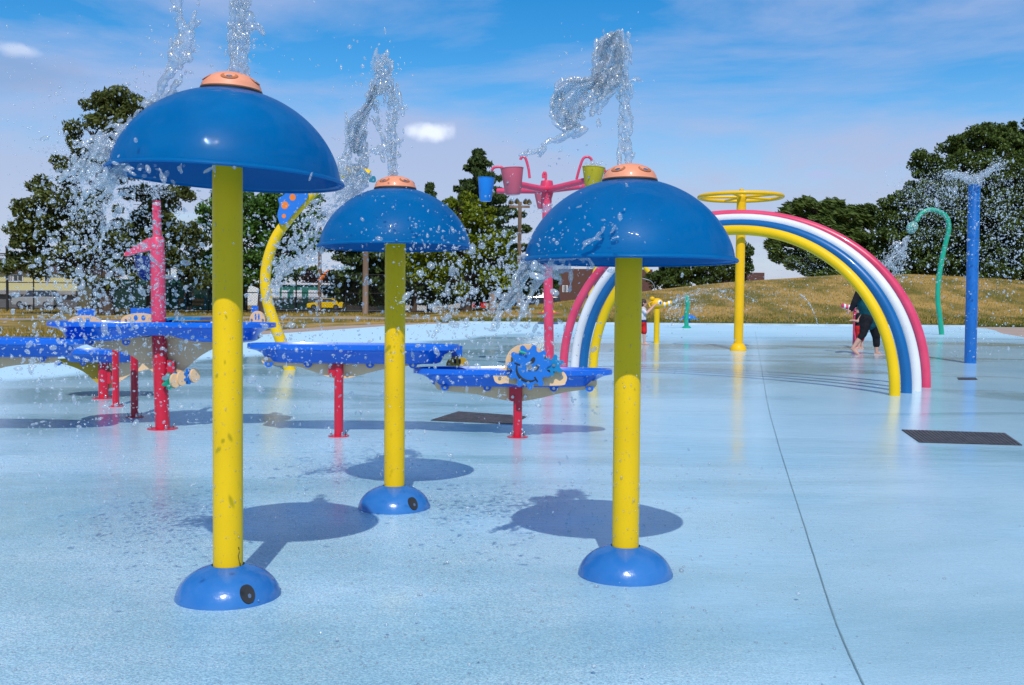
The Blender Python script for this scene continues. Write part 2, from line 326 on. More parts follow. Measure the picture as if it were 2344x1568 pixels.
    # ripples: fine grain near, wind drawn streaks
    hsum = N(nt, 'ShaderNodeMath', operation='MULTIPLY_ADD'); hsum.inputs[1].default_value = .55
    L.new(noise(7, 4, .6, (1, 2.6, 1)), hsum.inputs[0]); 
    gr = N(nt, 'ShaderNodeMath', operation='MULTIPLY'); L.new(noise(70, 4, .7, (1, 1.3, 1)), gr.inputs[0])
    spl = ramp(noise(.8, 3, .5), .4, .6, (.12, .12, .12, 1), (.75, .75, .75, 1)); L.new(spl, gr.inputs[1])
    nearm = N(nt, 'ShaderNodeMapRange'); nearm.inputs[1].default_value = 3; nearm.inputs[2].default_value = 8; nearm.inputs[3].default_value = 2.2; nearm.inputs[4].default_value = .15; L.new(sx.outputs[1], nearm.inputs[0])
    gr2 = N(nt, 'ShaderNodeMath', operation='MULTIPLY'); L.new(gr.outputs[0], gr2.inputs[0]); L.new(nearm.outputs[0], gr2.inputs[1]); L.new(gr2.outputs[0], hsum.inputs[2])
    bu = N(nt, 'ShaderNodeBump'); bu.inputs['Strength'].default_value = .5; bu.inputs['Distance'].default_value = .012; L.new(hsum.outputs[0], bu.inputs['Height']); L.new(bu.outputs[0], p.inputs['Normal'])
    return m
def water_mat(name='water', white=.22, see=.35):
    m = bpy.data.materials.new(name); m.use_nodes = True; nt = m.node_tree; nt.nodes.clear(); L = nt.links
    o = N(nt, 'ShaderNodeOutputMaterial'); g = N(nt, 'ShaderNodeBsdfGlass'); g.inputs['IOR'].default_value = 1.33; g.inputs['Roughness'].default_value = .0; g.inputs['Color'].default_value = (.96, .99, 1, 1)
    tr = N(nt, 'ShaderNodeBsdfTranslucent'); tr.inputs[0].default_value = (.9, .95, 1, 1); di = N(nt, 'ShaderNodeBsdfDiffuse'); di.inputs[0].default_value = (.9, .95, 1, 1)
    gl = N(nt, 'ShaderNodeBsdfGlossy'); gl.inputs['Roughness'].default_value = .18
    a = N(nt, 'ShaderNodeMixShader'); a.inputs[0].default_value = .5; L.new(tr.outputs[0], a.inputs[1]); L.new(di.outputs[0], a.inputs[2])
    c = N(nt, 'ShaderNodeMixShader'); c.inputs[0].default_value = .3; L.new(a.outputs[0], c.inputs[1]); L.new(gl.outputs[0], c.inputs[2])
    b = N(nt, 'ShaderNodeMixShader'); b.inputs[0].default_value = white; L.new(g.outputs[0], b.inputs[1]); L.new(c.outputs[0], b.inputs[2])
    tp = N(nt, 'ShaderNodeBsdfTransparent'); tp.inputs[0].default_value = (.97, .99, 1, 1); z = N(nt, 'ShaderNodeMixShader'); z.inputs[0].default_value = see; L.new(b.outputs[0], z.inputs[1]); L.new(tp.outputs[0], z.inputs[2])
    L.new(z.outputs[0], o.inputs[0]); return m
WATER = water_mat('water', .42, .46); FOAM = water_mat('white_water', .66, .56); DROP = water_mat('drop_water', .62, .62); PUFF = water_mat('soft_drop_water', .72, .6)

# ------------------------------------------------------------------ the ground
GRASS = mat('dry_grass', (.40, .25, .075, 1), rough=.95, ramp=(.40, .60), col2=(.14, .12, .025, 1), scale=.75, detail=10, bump=.5, bscale=9, spec=.15, stretch=(.8, .42, 1.))
CONC = mat('tan_concrete', (.42, .32, .26, 1), rough=.9, var=.08, scale=1.5, bump=.1, spec=.2)
PATHM = mat('path_concrete', (.36, .32, .3, 1), rough=.9, var=.08, scale=.8, bump=.1, spec=.2)
ASPH = mat('asphalt', (.06, .06, .062, 1), rough=.9, var=.15, scale=1.2)
LIP = mat('pale_blue_concrete', (.45, .55, .62, 1), rough=.7, var=.15, scale=1.2)
PAD = pad_mat()
def sheet(name, xs, ys, zf, m, kind='structure'):
    vs = [(x, y, zf(x, y)) for y in ys for x in xs]; n = len(xs)
    fs = [(j * n + i, j * n + i + 1, (j + 1) * n + i + 1, (j + 1) * n + i) for j in range(len(ys) - 1) for i in range(n - 1)]
    b = MB(); b.add(vs, fs); return tag(b.build(name, m, smooth=60), kind=kind)
xs = [-1500, -600, -250, -120, -80, -60] + list(np.arange(-45, 66, 1.5)) + [75, 90, 120, 250, 600, 1500]
ys = [-60, -10, 0, 2.5, 5, 10, 20, 30, 42.5] + list(np.arange(43.5, 64, 1.0)) + list(np.arange(65, 112, 3.0)) + [130, 200, 500, 1500]
sheet('ground', xs, ys, gz, GRASS)
# pad outline, half widths by distance
PADL = [(-6, -14), (5, -13), (14, -12), (18, -11.2), (20.5, -10.2), (24, -8.8), (27.7, -7.2), (32, -5.8), (36, -4.6), (39, -3.4), (40.5, -2)]
PADR = [(-6, 15), (5, 15.2), (18, 15.1), (27, 15), (30.5, 15.3), (34, 16.2), (37, 17.4), (39, 18), (40.5, 18)]
def strip(name, y0, y1, dl, dr, dz, m, grow=0, label=None):
    ys = sorted(set([y0, 5.0, y1] + list(np.arange(y0, y1, .75)))); b = MB(); vs = []
    L = lambda y: float(np.interp(y - grow, [p[0] for p in PADL], [p[1] for p in PADL])) - dl
    Rr = lambda y: float(np.interp(y - grow, [p[0] for p in PADR], [p[1] for p in PADR])) + dr
    for y in ys:
        l, r = L(y), Rr(y)
        for k in range(9): vs.append((l + (r - l) * k / 8, y, base_z(y) + dz))
    b.add(vs, [(j * 9 + i, j * 9 + i + 1, (j + 1) * 9 + i + 1, (j + 1) * 9 + i) for j in range(len(ys) - 1) for i in range(8)])
    return tag(b.build(name, m, smooth=60), kind='structure')
strip('concrete_apron', -6, 41.3, 1.6, 3.0, .006, CONC, grow=0)
strip('splash_pad_floor', -6, 40.5, 0, 0, .014, PAD)
# low kerb along the far end
b = MB(); kz = base_z(40.6)
b.box((-2.5, 40.5, kz - .1), (18.0, 40.75, kz + .09)); 
tag(b.build('kerb', LIP, smooth=0), kind='structure')
# grey path on the left, beyond the pad
b = MB(); pl = [(-40, 33.5), (-25, 40), (-14, 45), (-4, 47.5), (2, 48.5)]
vs = []
for i, (x, y) in enumerate(pl):
    wd = [2.2, 2.0, 2.2, 1.6, .9][i]; vs += [(x, y - wd, base_z(y - wd) + .012), (x, y + wd, base_z(y + wd) + .012)]
b.add(vs, [(2 * i, 2 * i + 2, 2 * i + 3, 2 * i + 1) for i in range(len(pl) - 1)]); tag(b.build('path', PATHM), kind='structure')
b = MB(); b.add([(-150, 70, .82), (4, 70, .82), (4, 84, .82), (-150, 84, .82)], [(0, 1, 2, 3)]); tag(b.build('road', ASPH), kind='structure')

# seams, grates
SEAM = mat('seam', (.16, .27, .3, 1), rough=.7)
b = MB(); seam = [G(x, y) for x, y in [(1728, 760), (1735, 800), (1745, 860), (1757, 930), (1778, 1010), (1800, 1083), (1845, 1225), (1897, 1390), (1935, 1490), (1985, 1600)]]
for i, p in enumerate(seam): pass
sp = spline(seam, 12); vs = []
for i, p in enumerate(sp):
    t = (sp[min(i + 1, len(sp) - 1)] - sp[max(i - 1, 0)]).normalized(); n_ = Vector((t.y, -t.x, 0)) * (.0022 * (1 + .4 * random.random()))
    j = Vector((random.uniform(-1, 1) * .0007, 0, 0)); vs += [p - n_ + j + Vector((0, 0, .018)), p + n_ + j + Vector((0, 0, .018))]
b.add(vs, [(2 * i, 2 * i + 1, 2 * i + 3, 2 * i + 2) for i in range(len(sp) - 1)]); tag(b.build('floor_joint', SEAM, smooth=0), kind='structure')
GRATE = mat('grate_grey', (.085, .075, .075, 1), rough=.6, var=.3, scale=20)
def grate(px, label):
    q = [G(x, y) for x, y in px]; b = MB(); c = sum(q, Vector()) / 4
    t = thing('drain_grate', label, 'drain grate', c, group='drain grates in the blue floor')
    fr = MB(); qq = [v - c for v in q]
    fr.add([v + Vector((0, 0, .0165)) for v in qq], [(0, 1, 2, 3)]); fr.build('frame', DARK, t, smooth=0)
    n = 26
    for k in range(n):
        a0 = qq[0].lerp(qq[1], (k + .12) / n); a1 = qq[0].lerp(qq[1], (k + .88) / n); b0 = qq[3].lerp(qq[2], (k + .12) / n); b1 = qq[3].lerp(qq[2], (k + .88) / n)
        z0, z1 = Vector((0, 0, .017)), Vector((0, 0, .022))
        b.add([a0 + z0, a1 + z0, b1 + z0, b0 + z0, a0 + z1, a1 + z1, b1 + z1, b0 + z1], [(4, 5, 6, 7), (0, 1, 5, 4), (1, 2, 6, 5), (2, 3, 7, 6), (3, 0, 4, 7)])
    b.build('grating', GRATE, t, smooth=0)
grate([(985, 966), (1172, 975), (1207, 957), (1048, 946)], 'dark grey drain grate behind the tray table with the smiling cog wheel')
grate([(2103, 1017), (2340, 1024), (2300, 996), (2062, 988)], 'dark grey drain grate in front of the rainbow arch, right of its feet')
grate([(2193, 872), (2237, 872), (2232, 867), (2190, 867)], 'small narrow slot drain in front of the tall blue spray post')

# ------------------------------------------------------------------ the three mushrooms
def mushroom(px, pb, ytop_near, rD, label, tilt=(0, 0), hole_az=-60, k=0):
    c = G(px, pb)
    t = thing('mushroom_fountain', label, 'water mushroom', c, group='blue topped water mushrooms')
    d = c.y; zr = P(px, ytop_near, d).z - c.z         # rim height
    rp = .0575
    M = Matrix.Translation((0, 0, zr)) @ Matrix.Rotation(R(tilt[0]), 4, 'Y') @ Matrix.Rotation(R(tilt[1]), 4, 'X')
    # base dome, chipped wavy hem sunk in the floor film
    b = MB(); rb = .205; prof = [(rb * math.cos(a) ** .9 if a < 1.5 else .06, .14 * math.sin(a)) for a in np.linspace(-.15, 1.22, 16)] + [(rp + .006, .139), (rp + .002, .12)]
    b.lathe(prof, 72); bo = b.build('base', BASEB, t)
    me = bo.data
    for v in me.vertices:
        a = math.atan2(v.co.y, v.co.x)
        if v.co.z < .02: v.co.z += .007 * math.sin(5 * a + k) + .005 * math.sin(13 * a + 2 * k) + .006 * max(0, math.sin(29 * a + k))
    # bolt pocket
    pa = R(hole_az); pd = Vector((math.cos(pa), math.sin(pa), 0))
    b = MB(); mm = Matrix.Translation(pd * .186 + Vector((0, 0, .062))) @ Matrix.Rotation(pa, 4, 'Z') @ Matrix.Rotation(R(62), 4, 'Y')
    mm = mm @ Matrix.Diagonal((1.5, 1.15, 1, 1)); b.lathe([(.0, .002), (.018, .002), (.0245, .003), (.0262, -.012), (0.0, -.014)], 28, mm); 
    h = b.build('bolt_pocket', DARK, t); b = MB(); b.lathe([(0, .0045), (.0065, .0045), (.008, -.006)], 6, mm @ Matrix.Translation((.006, .004, 0))); b.build('bolt', STEEL, h)
    b = MB(); b.lathe([(rp, .1), (rp, zr * .5), (rp, zr + .2)], 48); b.build('pole', YEL, t)
    # shell: hemisphere-like cap with a vertical hem band
    Hh = rD * .77; o = [(rD, -.004), (rD + .004, .002), (rD + .001, .009), (rD - .012, .016)]; ra = rD - .013; hc0 = Hh - .016; Rs = (ra * ra + hc0 * hc0) / (2 * hc0); am = math.asin(ra / Rs)
    for a in np.linspace(am, .06, 30): q_ = Rs * math.sin(a); o.append((q_, .016 + .65 * (Rs * math.cos(a) - (Rs - hc0)) + .35 * hc0 * math.sqrt(max(0, 1 - (q_ / ra) ** 2))))
    o.append((.03, Hh)); inn = [(max(.03, r - .007), z - .007) for r, z in reversed(o)]; inn[-1] = (rD - .008, -.002)
    b = MB(); b.lathe(o + inn, 96, M, closed=True); b.build('canopy', CAN, t)
    # cap with round ports
    b = MB(); rc = .115; z0 = Hh - .012
    b.lathe([(rc + .004, z0 - .006), (rc + .004, z0 + .004), (0.02, z0 + .004)], 64, M); b.build('gasket', BLACK, t)
    b = MB(); prof = [(rc, z0 + .004), (rc + .003, z0 + .009)] + [(rc * math.cos(a), z0 + .008 + .068 * math.sin(a)) for a in np.linspace(.12, 1.5, 14)]; b.lathe(prof, 64, M); cp = b.build('cap', ORNG, t)
    for q in range(5):
        a = R(q * 72 + [-80, -50, -55][k]); el = .62
        mm = M @ Matrix.Translation((rc * math.cos(el) * math.cos(a), rc * math.cos(el) * math.sin(a), z0 + .008 + .062 * math.sin(el))) @ Matrix.Rotation(a, 4, 'Z') @ Matrix.Rotation(R(36), 4, 'Y')
        mm = mm @ Matrix.Diagonal((.85, 1.3, 1, 1)); b = MB(); b.lathe([(.0, .0014), (.0215, .0014), (.0235, .0022), (.0255, .0)], 28, mm); po = b.build('port', PORT, cp)
        b = MB(); b.lathe([(.0, .003), (.009, .003), (.010, -.001)], 14, mm @ Matrix.Translation((.007, 0, 0))); b.build('nozzle', STEEL, po)
    return c, zr + Hh + .065, M
BASEB = scuffed('base_blue_fibreglass', (.0, .125, .44), dark=(.02, .1, .28), rough=.2, coat=.3, fade=(.05, .20, .50), fadeamt=.8, amount=.01, scale=7, bump=.14)  # fade mottling puts wet whitening and sky reflections into the colour
PORT = mat('port_shadow', (.48, .15, .055, 1), rough=.6)
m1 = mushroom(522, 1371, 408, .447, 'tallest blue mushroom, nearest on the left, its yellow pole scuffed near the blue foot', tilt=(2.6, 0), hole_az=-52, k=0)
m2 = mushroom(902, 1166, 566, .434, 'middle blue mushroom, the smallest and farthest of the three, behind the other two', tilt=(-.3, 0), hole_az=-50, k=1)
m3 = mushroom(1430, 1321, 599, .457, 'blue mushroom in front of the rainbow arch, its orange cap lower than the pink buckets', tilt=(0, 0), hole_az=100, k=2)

# ------------------------------------------------------------------ water tables
def outline(L_, W_, n=72, pinch=0., seed=0, sq=2.6):
    o = []
    for k in range(n):
        a = 2 * math.pi * k / n; c, s = math.cos(a), math.sin(a)
        x = L_ / 2 * math.copysign(abs(c) ** (2 / sq), c); y = W_ / 2 * math.copysign(abs(s) ** (2 / sq), s)
        y *= 1 - pinch * math.exp(-(x / (L_ * .2)) ** 2)
        o.append((x, y))
    return o
def loft(b, rings):
    n = len(rings[0]); vs = [v for r in rings for v in r]; fs = []
    for i in range(len(rings) - 1):
        for k in range(n): l = (k + 1) % n; fs.append((i * n + k, i * n + l, (i + 1) * n + l, (i + 1) * n + k))
    fs.append(tuple(range(n))[::-1]); fs.append(tuple(range((len(rings) - 1) * n, len(rings) * n))); b.add(vs, fs)
def leg(t, x, y, ztop, r, fl, bolts=True, m=None, zb=0, lean=0):
    b = MB(); b.tube([(x, y, zb + .005), (x + lean, y, ztop)], r, 28); o = b.build('leg', m or RED, t)
    b = MB(); b.lathe([(0, zb + .002), (fl, zb + .002), (fl, zb + .02), (r + .004, zb + .022)], 32, Matrix.Translation((x, y, 0))); b.build('flange', m or RED, o)
    if bolts:
        for q in range(4):
            a = q * math.pi / 2 + .6; b = MB(); mm = Matrix.Translation((x + fl * .78 * math.cos(a), y + fl * .78 * math.sin(a), zb + .02))
            b.lathe([(.013, 0), (.013, .008), (.009, .009), (.009, .03), (.004, .036)], 8, mm); b.build('bolt', STEEL, o)
    return o
def disc_bolt(parent, p, r=.014, d=-1, m=None):
    b = MB(); mm = Matrix.Translation(p) @ Matrix.Rotation(math.pi / 2, 4, 'X')
    b.lathe([(0, .008), (r * .45, .008), (r * .5, .003), (r, .004), (r * 1.05, .0), (r, -.004)], 18, mm); return b.build('bolt', m or STEEL, parent)
def tray(t, L_, W_, zr, dx=0, dy=0, pinch=0., H=.15, rot=0, tabs=(), name='basin', notch=0.):
    b = MB(); ol = outline(L_, W_, pinch=pinch); c, s = math.cos(rot), math.sin(rot)
    def ring(k, z, kk=0): 
        r = []
        for x, y in ol:
            x2 = x * (1 - k / L_ * 2) ; y2 = y * (1 - kk / W_ * 2)
            zz = z + (zr - .045 - z) * notch * math.exp(-((x - .02) / (L_ * .13)) ** 2) if z < zr - .05 and k < .195 else z
            r.append((dx + x2 * c - y2 * s, dy + x2 * s + y2 * c, zz))
        return r
    loft(b, [ring(.19, zr - H, .12), ring(.16, zr - H + .01, .10), ring(.125, zr - .085, .075), ring(.075, zr - .06, .05), ring(.012, zr - .045, .012), ring(0, zr - .042), ring(0, zr - .006, 0), ring(.006, zr, .006), ring(.04, zr, .03), ring(.05, zr - .02, .04), ring(.10, zr - .06, .07), ring(.2, zr - .115, .13)])
    o = b.build(name, TRAY, t)
    for x in tabs:
        b = MB(); out_ = [(x + .035 * math.cos(a), zr - H - .004 + .034 * math.sin(a)) for a in np.linspace(math.pi, 2 * math.pi, 14)] + [(x + .035, zr - H + .006), (x - .035, zr - H + .006)]
        b.prism(out_, .012, Matrix.Translation((dx, dy - W_ * .22, 0))); tb = b.build('bracket', TRAY, o); disc_bolt(tb, (dx + x, dy - W_ * .22 - .008, zr - H - .012), .012)
    return o
def board(t, pts, y, m, th=.02, name='fascia_board', n=6):
    p = spline([Vector((x, 0, z)) for x, z in pts[0]], n) + [Vector((x, 0, z)) for x, z in pts[1]]
    b = MB(); b.prism([(v.x, v.z) for v in p], th, Matrix.Translation((0, y, 0))); return b.build(name, m, t)
def LX(c, px, py, Y=None):          # local xz of a pixel at a table's distance
    p = P(px, py, Y or c.y) - c; return (p.x, p.z)
def oval(cx, cz, rx, rz, n=20, rot=0):
    return [(cx + rx * math.cos(a) * math.cos(rot) - rz * math.sin(a) * math.sin(rot), cz + rx * math.cos(a) * math.sin(rot) + rz * math.sin(a) * math.cos(rot)) for a in np.linspace(0, 2 * math.pi, n, endpoint=False)]
def gate(parent, c, px0, px1, pyb, pyt, dy, handle=None, bm=None):
    """half round board with two oval finger holes and a blue handle slab behind"""
    x0, zb = LX(c, px0, pyb); x1, zt = LX(c, px1, pyt); cx = (x0 + x1) / 2; h = zt - zb; rr = (x1 - x0) / 2
    b = MB(); o = [(cx + rr * math.cos(a), zb - .01 + (h + .01) * math.sin(a) ** .8) for a in np.linspace(0, math.pi, 22)]
    b.prism(o, .02, Matrix.Translation((0, dy, 0))); g = b.build('gate_board', bm or CREAM, parent)
    for s in (-1, 1):
        b = MB(); b.prism(oval(cx + s * rr * .2, zb + h * .42, rr * .11, h * .33), .0235, Matrix.Translation((0, dy, 0))); b.build('finger_hole', GEAR if bm is None else DARK, g)
        disc_bolt(g, (cx + s * rr * .72, dy - .012, zb + h * .12), .01)
    if handle:
        a = LX(c, handle[0], handle[2]); bb = LX(c, handle[1], handle[3]); q = MB()
        q.box((a[0], dy + .02, a[1]), (bb[0], dy + .045, bb[1])); q.build('handle_slab', TRAY, g)
    return g
def gearshape(r, n, depth, rot=0, steps=10):
    o = []
    for k in range(n * steps):
        a = 2 * math.pi * k / (n * steps); s = math.cos(n * a); s = math.copysign(abs(s) ** .55, s)
        rr = r * (1 - depth / 2 + depth / 2 * s); o.append((rr * math.cos(a + rot), rr * math.sin(a + rot)))
    return o
def ring_prism(outl, hole, t, y, m, name, parent):
    b = MB(); b.prism(outl, t, Matrix.Translation((0, y, 0))); return b.build(name, m, parent)

# table with gears (right)
c4 = G(1184, 1004); t = thing('water_table', 'blue water tray on one red leg carrying the smiling cog wheel, the lowest table', 'water table', c4, group='blue water tray tables')
zr = LX(c4, 1184, 845)[1]; Lt = (1404 - 943) / F * c4.y
xm = LX(c4, (1404 + 943) / 2, 840)[0]
tray(t, Lt, .55, zr, dx=xm, dy=.12, tabs=[LX(c4, x, 880)[0] - xm for x in (1113, 1220, 1372, 1465)][:0] + [LX(c4, x, 880)[0] - xm for x in (1018, 1115, 1267, 1349)], H=.148)
A = lambda *l: [LX(c4, x, y) for x, y in l]
board(t, (A((995, 884), (1003, 892), (1030, 896), (1090, 903), (1140, 914), (1184, 919), (1230, 913), (1290, 899), (1340, 892), (1360, 888), (1366, 880)), A((1366, 872), (995, 872))), .03, CREAM)
leg(t, 0, 0, zr - .14, .038, .088)
b = MB(); q = A((1165, 868), (1165, 914), (1170, 918), (1184, 918), (1184, 868)); b.prism(q, .05, Matrix.Translation((0, .0, 0))); sb = b.build('bracket_plate', RED, t)
for x, y in ((1173, 908), (1173, 878), (1203, 908)): disc_bolt(sb, (LX(c4, x, y)[0], -.03 if x < 1190 else .015, LX(c4, x, y)[1]), .013)
# back plate of the cogs
gy = -.20; gc = LX(c4, 1207, 838); sc4 = c4.y / F; sg = (c4.y + gy) / F
def C4(px, py): p = P(px, py, c4.y + gy) - c4; return (p.x, p.z)
bp = [C4(x, y) for x, y in [(1128, 862), (1133, 875), (1144, 880), (1158, 878), (1180, 882), (1215, 884), (1285, 883), (1295, 876), (1298, 864), (1290, 852), (1276, 850), (1262, 840), (1250, 815), (1232, 797), (1210, 789), (1186, 791), (1168, 802), (1158, 820), (1154, 842), (1140, 848), (1130, 853)]]
b = MB(); pp = spline([Vector((x, 0, z)) for x, z in bp + [bp[0]]], 5)[:-1]; b.prism([(v.x, v.z) for v in pp], .02, Matrix.Translation((0, gy + .06, 0))); bpo = b.build('cog_back_plate', CREAM, t)
for x, y in ((1143, 866), (1286, 863)): p = C4(x, y); disc_bolt(bpo, (p[0], gy + .045, p[1]), .012)
b = MB(); g0 = C4(1211, 840); b.prism(gearshape(.186, 11, .24, .2), .045, Matrix.Translation((g0[0], gy, g0[1]))); gw = b.build('cog_wheel', GEAR, t)
gw.data.materials[0] = GEAR
for (dx, dz, rx, rz, rot) in ((.028, .055, .017, .029, -.5), (.06, -.006, .016, .031, -.6)):
    b = MB(); b.prism(oval(g0[0] + dx, g0[1] + dz, rx, rz, rot=rot), .05, Matrix.Translation((0, gy, 0))); b.build('eye_slot', DARK, gw)
b = MB(); b.tube([(g0[0] + .105 * math.cos(a), gy - .0235, g0[1] + .105 * math.sin(a) - .01) for a in np.linspace(R(165), R(300), 18)], [.004 + .007 * math.sin(math.pi * i / 17) for i in range(18)], 8); b.build('smile_groove', DARK, gw)
for a0 in (R(160), R(302)):
    b = MB(); cc = (g0[0] + .105 * math.cos(a0), gy - .0235, g0[1] + .105 * math.sin(a0) - .01); ta = a0
    b.tube([Vector(cc) - Vector((math.cos(ta), 0, math.sin(ta))) * .024, Vector(cc) + Vector((math.cos(ta), 0, math.sin(ta))) * .024], .006, 8); b.build('smile_groove', DARK, gw)
disc_bolt(gw, (g0[0], gy - .03, g0[1]), .024, m=STEEL)
b = MB(); hp = C4(1196, 806); b.capsule((hp[0] - .02, gy - .035, hp[1] + .004), (hp[0] + .02, gy - .035, hp[1] - .006), .012, .01); kn = b.build('knob', TEAL, gw); disc_bolt(kn, (hp[0] + .028, gy - .045, hp[1] - .008), .009)
b = MB(); g1 = C4(1267, 836); b.prism(gearshape(.088, 6, .42, .35), .04, Matrix.Translation((g1[0], gy + .012, g1[1]))); g2 = b.build('small_cog', GEAR2, t)
disc_bolt(g2, (g1[0], gy - .016, g1[1]), .012); b = MB(); b.prism(oval(g1[0] + .002, g1[1] - .055, .006, .007), .043, Matrix.Translation((0, gy + .012, 0))); b.build('hole', DARK, g2)

# middle table
c3 = G(775, 1002); t = thing('water_table', 'long blue water tray on one red leg, directly behind the middle mushroom pole', 'water table', c3, group='blue water tray tables')
zr = LX(c3, 775, 788)[1]; Lt = (1050 - 558) / F * c3.y; xm = LX(c3, 804, 790)[0]
tray(t, Lt, .6, zr, dx=xm, dy=.13, tabs=[LX(c3, x, 830)[0] - xm for x in (615, 705, 847, 945)], H=.16, rot=R(-1))
A = lambda *l: [LX(c3, x, y) for x, y in l]
board(t, (A((597, 826), (602, 832), (620, 836), (680, 840), (720, 852), (752, 863), (775, 866), (800, 865), (850, 852), (900, 841), (950, 836), (966, 833), (971, 827)), A((971, 818), (597, 818))), .03, CREAM)
leg(t, 0, 0, zr - .14, .038, .088)
b = MB(); b.prism(A((757, 830), (753, 834), (753, 858), (757, 862), (775, 862), (775, 830)), .045, Matrix.Translation((0, 0, 0))); sb = b.build('bracket_plate', RED, t)
for x, y in ((758, 834), (758, 857), (794, 833), (794, 858)): p = LX(c3, x, y); disc_bolt(sb, (p[0], -.026 if x < 780 else .015, p[1]), .013)
gate(t, c3, 1016, 1070, 839, 820, .28, (1028, 1054, 822, 795), YBOARD)

# big table, far left pole
c1 = G(372, 985); t = thing('water_table', 'large blue water tray with a broad cream board and two finger gates, the highest table', 'water table', c1, group='blue water tray tables')
zr = LX(c1, 372, 738, c1.y - .36)[1]; Lt = (628 - 115) / F * c1.y; xm = LX(c1, 371, 740)[0]
tray(t, Lt, .84, zr, dx=xm, dy=.02, pinch=.34, notch=.62, tabs=[LX(c1, x, 780)[0] - xm for x in (224, 305, 512)], H=.165)
A = lambda *l: [LX(c1, x, y) for x, y in l]
board(t, (A((192, 788), (215, 797), (250, 801), (290, 812), (325, 835), (352, 857), (372, 862), (398, 858), (420, 845), (455, 815), (495, 795), (540, 786), (575, 782), (592, 774)), A((592, 765), (192, 775))), .055, CREAM)
lg = leg(t, 0, 0, zr + .01, .062, .13, lean=-.03)
b = MB(); b.prism(A((384, 824), (398, 826), (400, 830), (400, 862), (384, 862)), .05, Matrix.Translation((0, 0, 0))); sb = b.build('bracket_plate', RED, t)
for x, y in ((346, 830), (346, 855), (392, 832), (392, 856)): p = LX(c1, x, y); disc_bolt(sb, (p[0], -.03 if x > 380 else .04, p[1]), .014)
for (x, yb) in ((308, 958), (265, 933)):
    g = G(x, yb) - c1; leg(t, g.x, g.y, zr - .16 - .0, .035, .085, zb=g.z)
gate(t, c1, 152, 232, 742, 722, .02, (172, 212, 727, 707))
gate(t, c1, 275, 362, 735, 717, .02, (295, 346, 722, 705))
gate(t, c1, 548, 585, 736, 712, .35, (551, 566, 716, 700))
b = MB(); pl_ = A((270, 737), (345, 737), (385, 726), (456, 727), (456, 733), (388, 732), (346, 742), (270, 742)); b.prism(pl_, .5, Matrix.Translation((0, .28, 0))); b.build('flow_plate', GEAR2, t)
# small cogs on the side bracket
for (x, y, r, mm, yy) in ((393, 872, .075, TEAL, -.05), (405, 868, .07, GEAR2, -.02), (432, 862, .07, GEAR, .02)):
    p = LX(c1, x, y); b = MB(); b.prism(gearshape(r, 7, .35), .035, Matrix.Translation((p[0], yy, p[1])) @ Matrix.Rotation(R(50), 4, 'Z')); g = b.build('side_cog', mm, t)
    b = MB(); b.prism(oval(0, 0, .045, .062), .03, Matrix.Translation((p[0] + .05, yy - .02, p[1] + .01)) @ Matrix.Rotation(R(50), 4, 'Z')); b.build('cog_hub', CREAM, g)
# upper mast on that table: pipe, hinged lever, dark bucket
mz = zr; lx = -.03
def C1(px, py): return LX(c1, px, py)
b = MB(); top = C1(358, 460); z1 = C1(358, 572)[1]; zc = C1(358, 545)[1]
b.tube([(lx, 0, zr + .005), (top[0] * .5 + lx * .5, 0, z1)], .062, 28); ms = b.build('mast', PINK, t)
b = MB(); b.lathe([(.0, z1 + .002), (.058, z1 + .002), (.058, z1 + .1), (.05, z1 + .11), (0, z1 + .11)], 28, Matrix.Translation((top[0] * .55 + lx * .45, 0, 0))); b.build('hinge_collar', PINK, ms)
b = MB(); b.tube([(top[0] * .6 + lx * .4, 0, z1 + .1), (top[0], 0, top[1])], .036, 24); b.build('upper_pipe', PINK, t)
b = MB(); b.lathe([(0, top[1] + .012), (.03, top[1] + .01), (.036, top[1] - .005), (.036, top[1] - .02)], 24, Matrix.Translation((top[0], 0, 0))); b.build('nozzle', BLACK, t)
b = MB(); b.prism([C1(*q) for q in ((365, 541), (340, 546), (288, 578), (289, 587), (345, 573), (372, 570))], .06); lv = b.build('lever', PINK, t)
b = MB(); q0 = C1(287, 583); b.ball((q0[0], 0, q0[1]), .014, 12); b.build('peg', ORNG, lv)
b = MB(); bx, bz0 = C1(330, 586); _, bz1 = C1(330, 642); b.lathe([(.03, bz1), (.07, bz1 + .03), (.1, bz1 + .12), (.115, bz0), (.11, bz0), (.09, bz1 + .12), (.02, bz1 + .02)], 32, Matrix.Translation((bx + .01, .05, 0))); b.build('dipper_bucket', NAVY, t)

# two tables at the left edge of the picture
c5 = G(237, 914); t = thing('water_table', 'blue water tray with a half mustard yellow board, farthest at the left', 'water table', c5, group='blue water tray tables')
zr = LX(c5, 237, 801)[1]; A = lambda *l: [LX(c5, x, y) for x, y in l]
x0 = LX(c5, 118, 800)[0]; x1 = LX(c5, 330, 800)[0]; tray(t, x1 - x0, .6, zr, dx=(x0 + x1) / 2, dy=.1, tabs=[LX(c5, x, 826)[0] - (x0 + x1) / 2 for x in (136, 193)], H=.14)
board(t, (A((116, 830), (150, 836), (185, 850), (210, 870), (232, 888), (237, 890)), A((237, 818), (116, 822))), .05, YBOARD)
board(t, (A((238, 890), (250, 889), (275, 872), (300, 855), (340, 845)), A((340, 818), (238, 818))), .05, CREAM)
leg(t, 0, 0, zr - .12, .055, .12)
b = MB(); b.prism(A((245, 848), (255, 850), (255, 878), (245, 878)), .045); b.build('bracket_plate', RED, t)
c6 = G(-120, 1000); t = thing('water_table', 'blue water tray cut off by the left edge of the photo, cream board below', 'water table', c6, group='blue water tray tables')
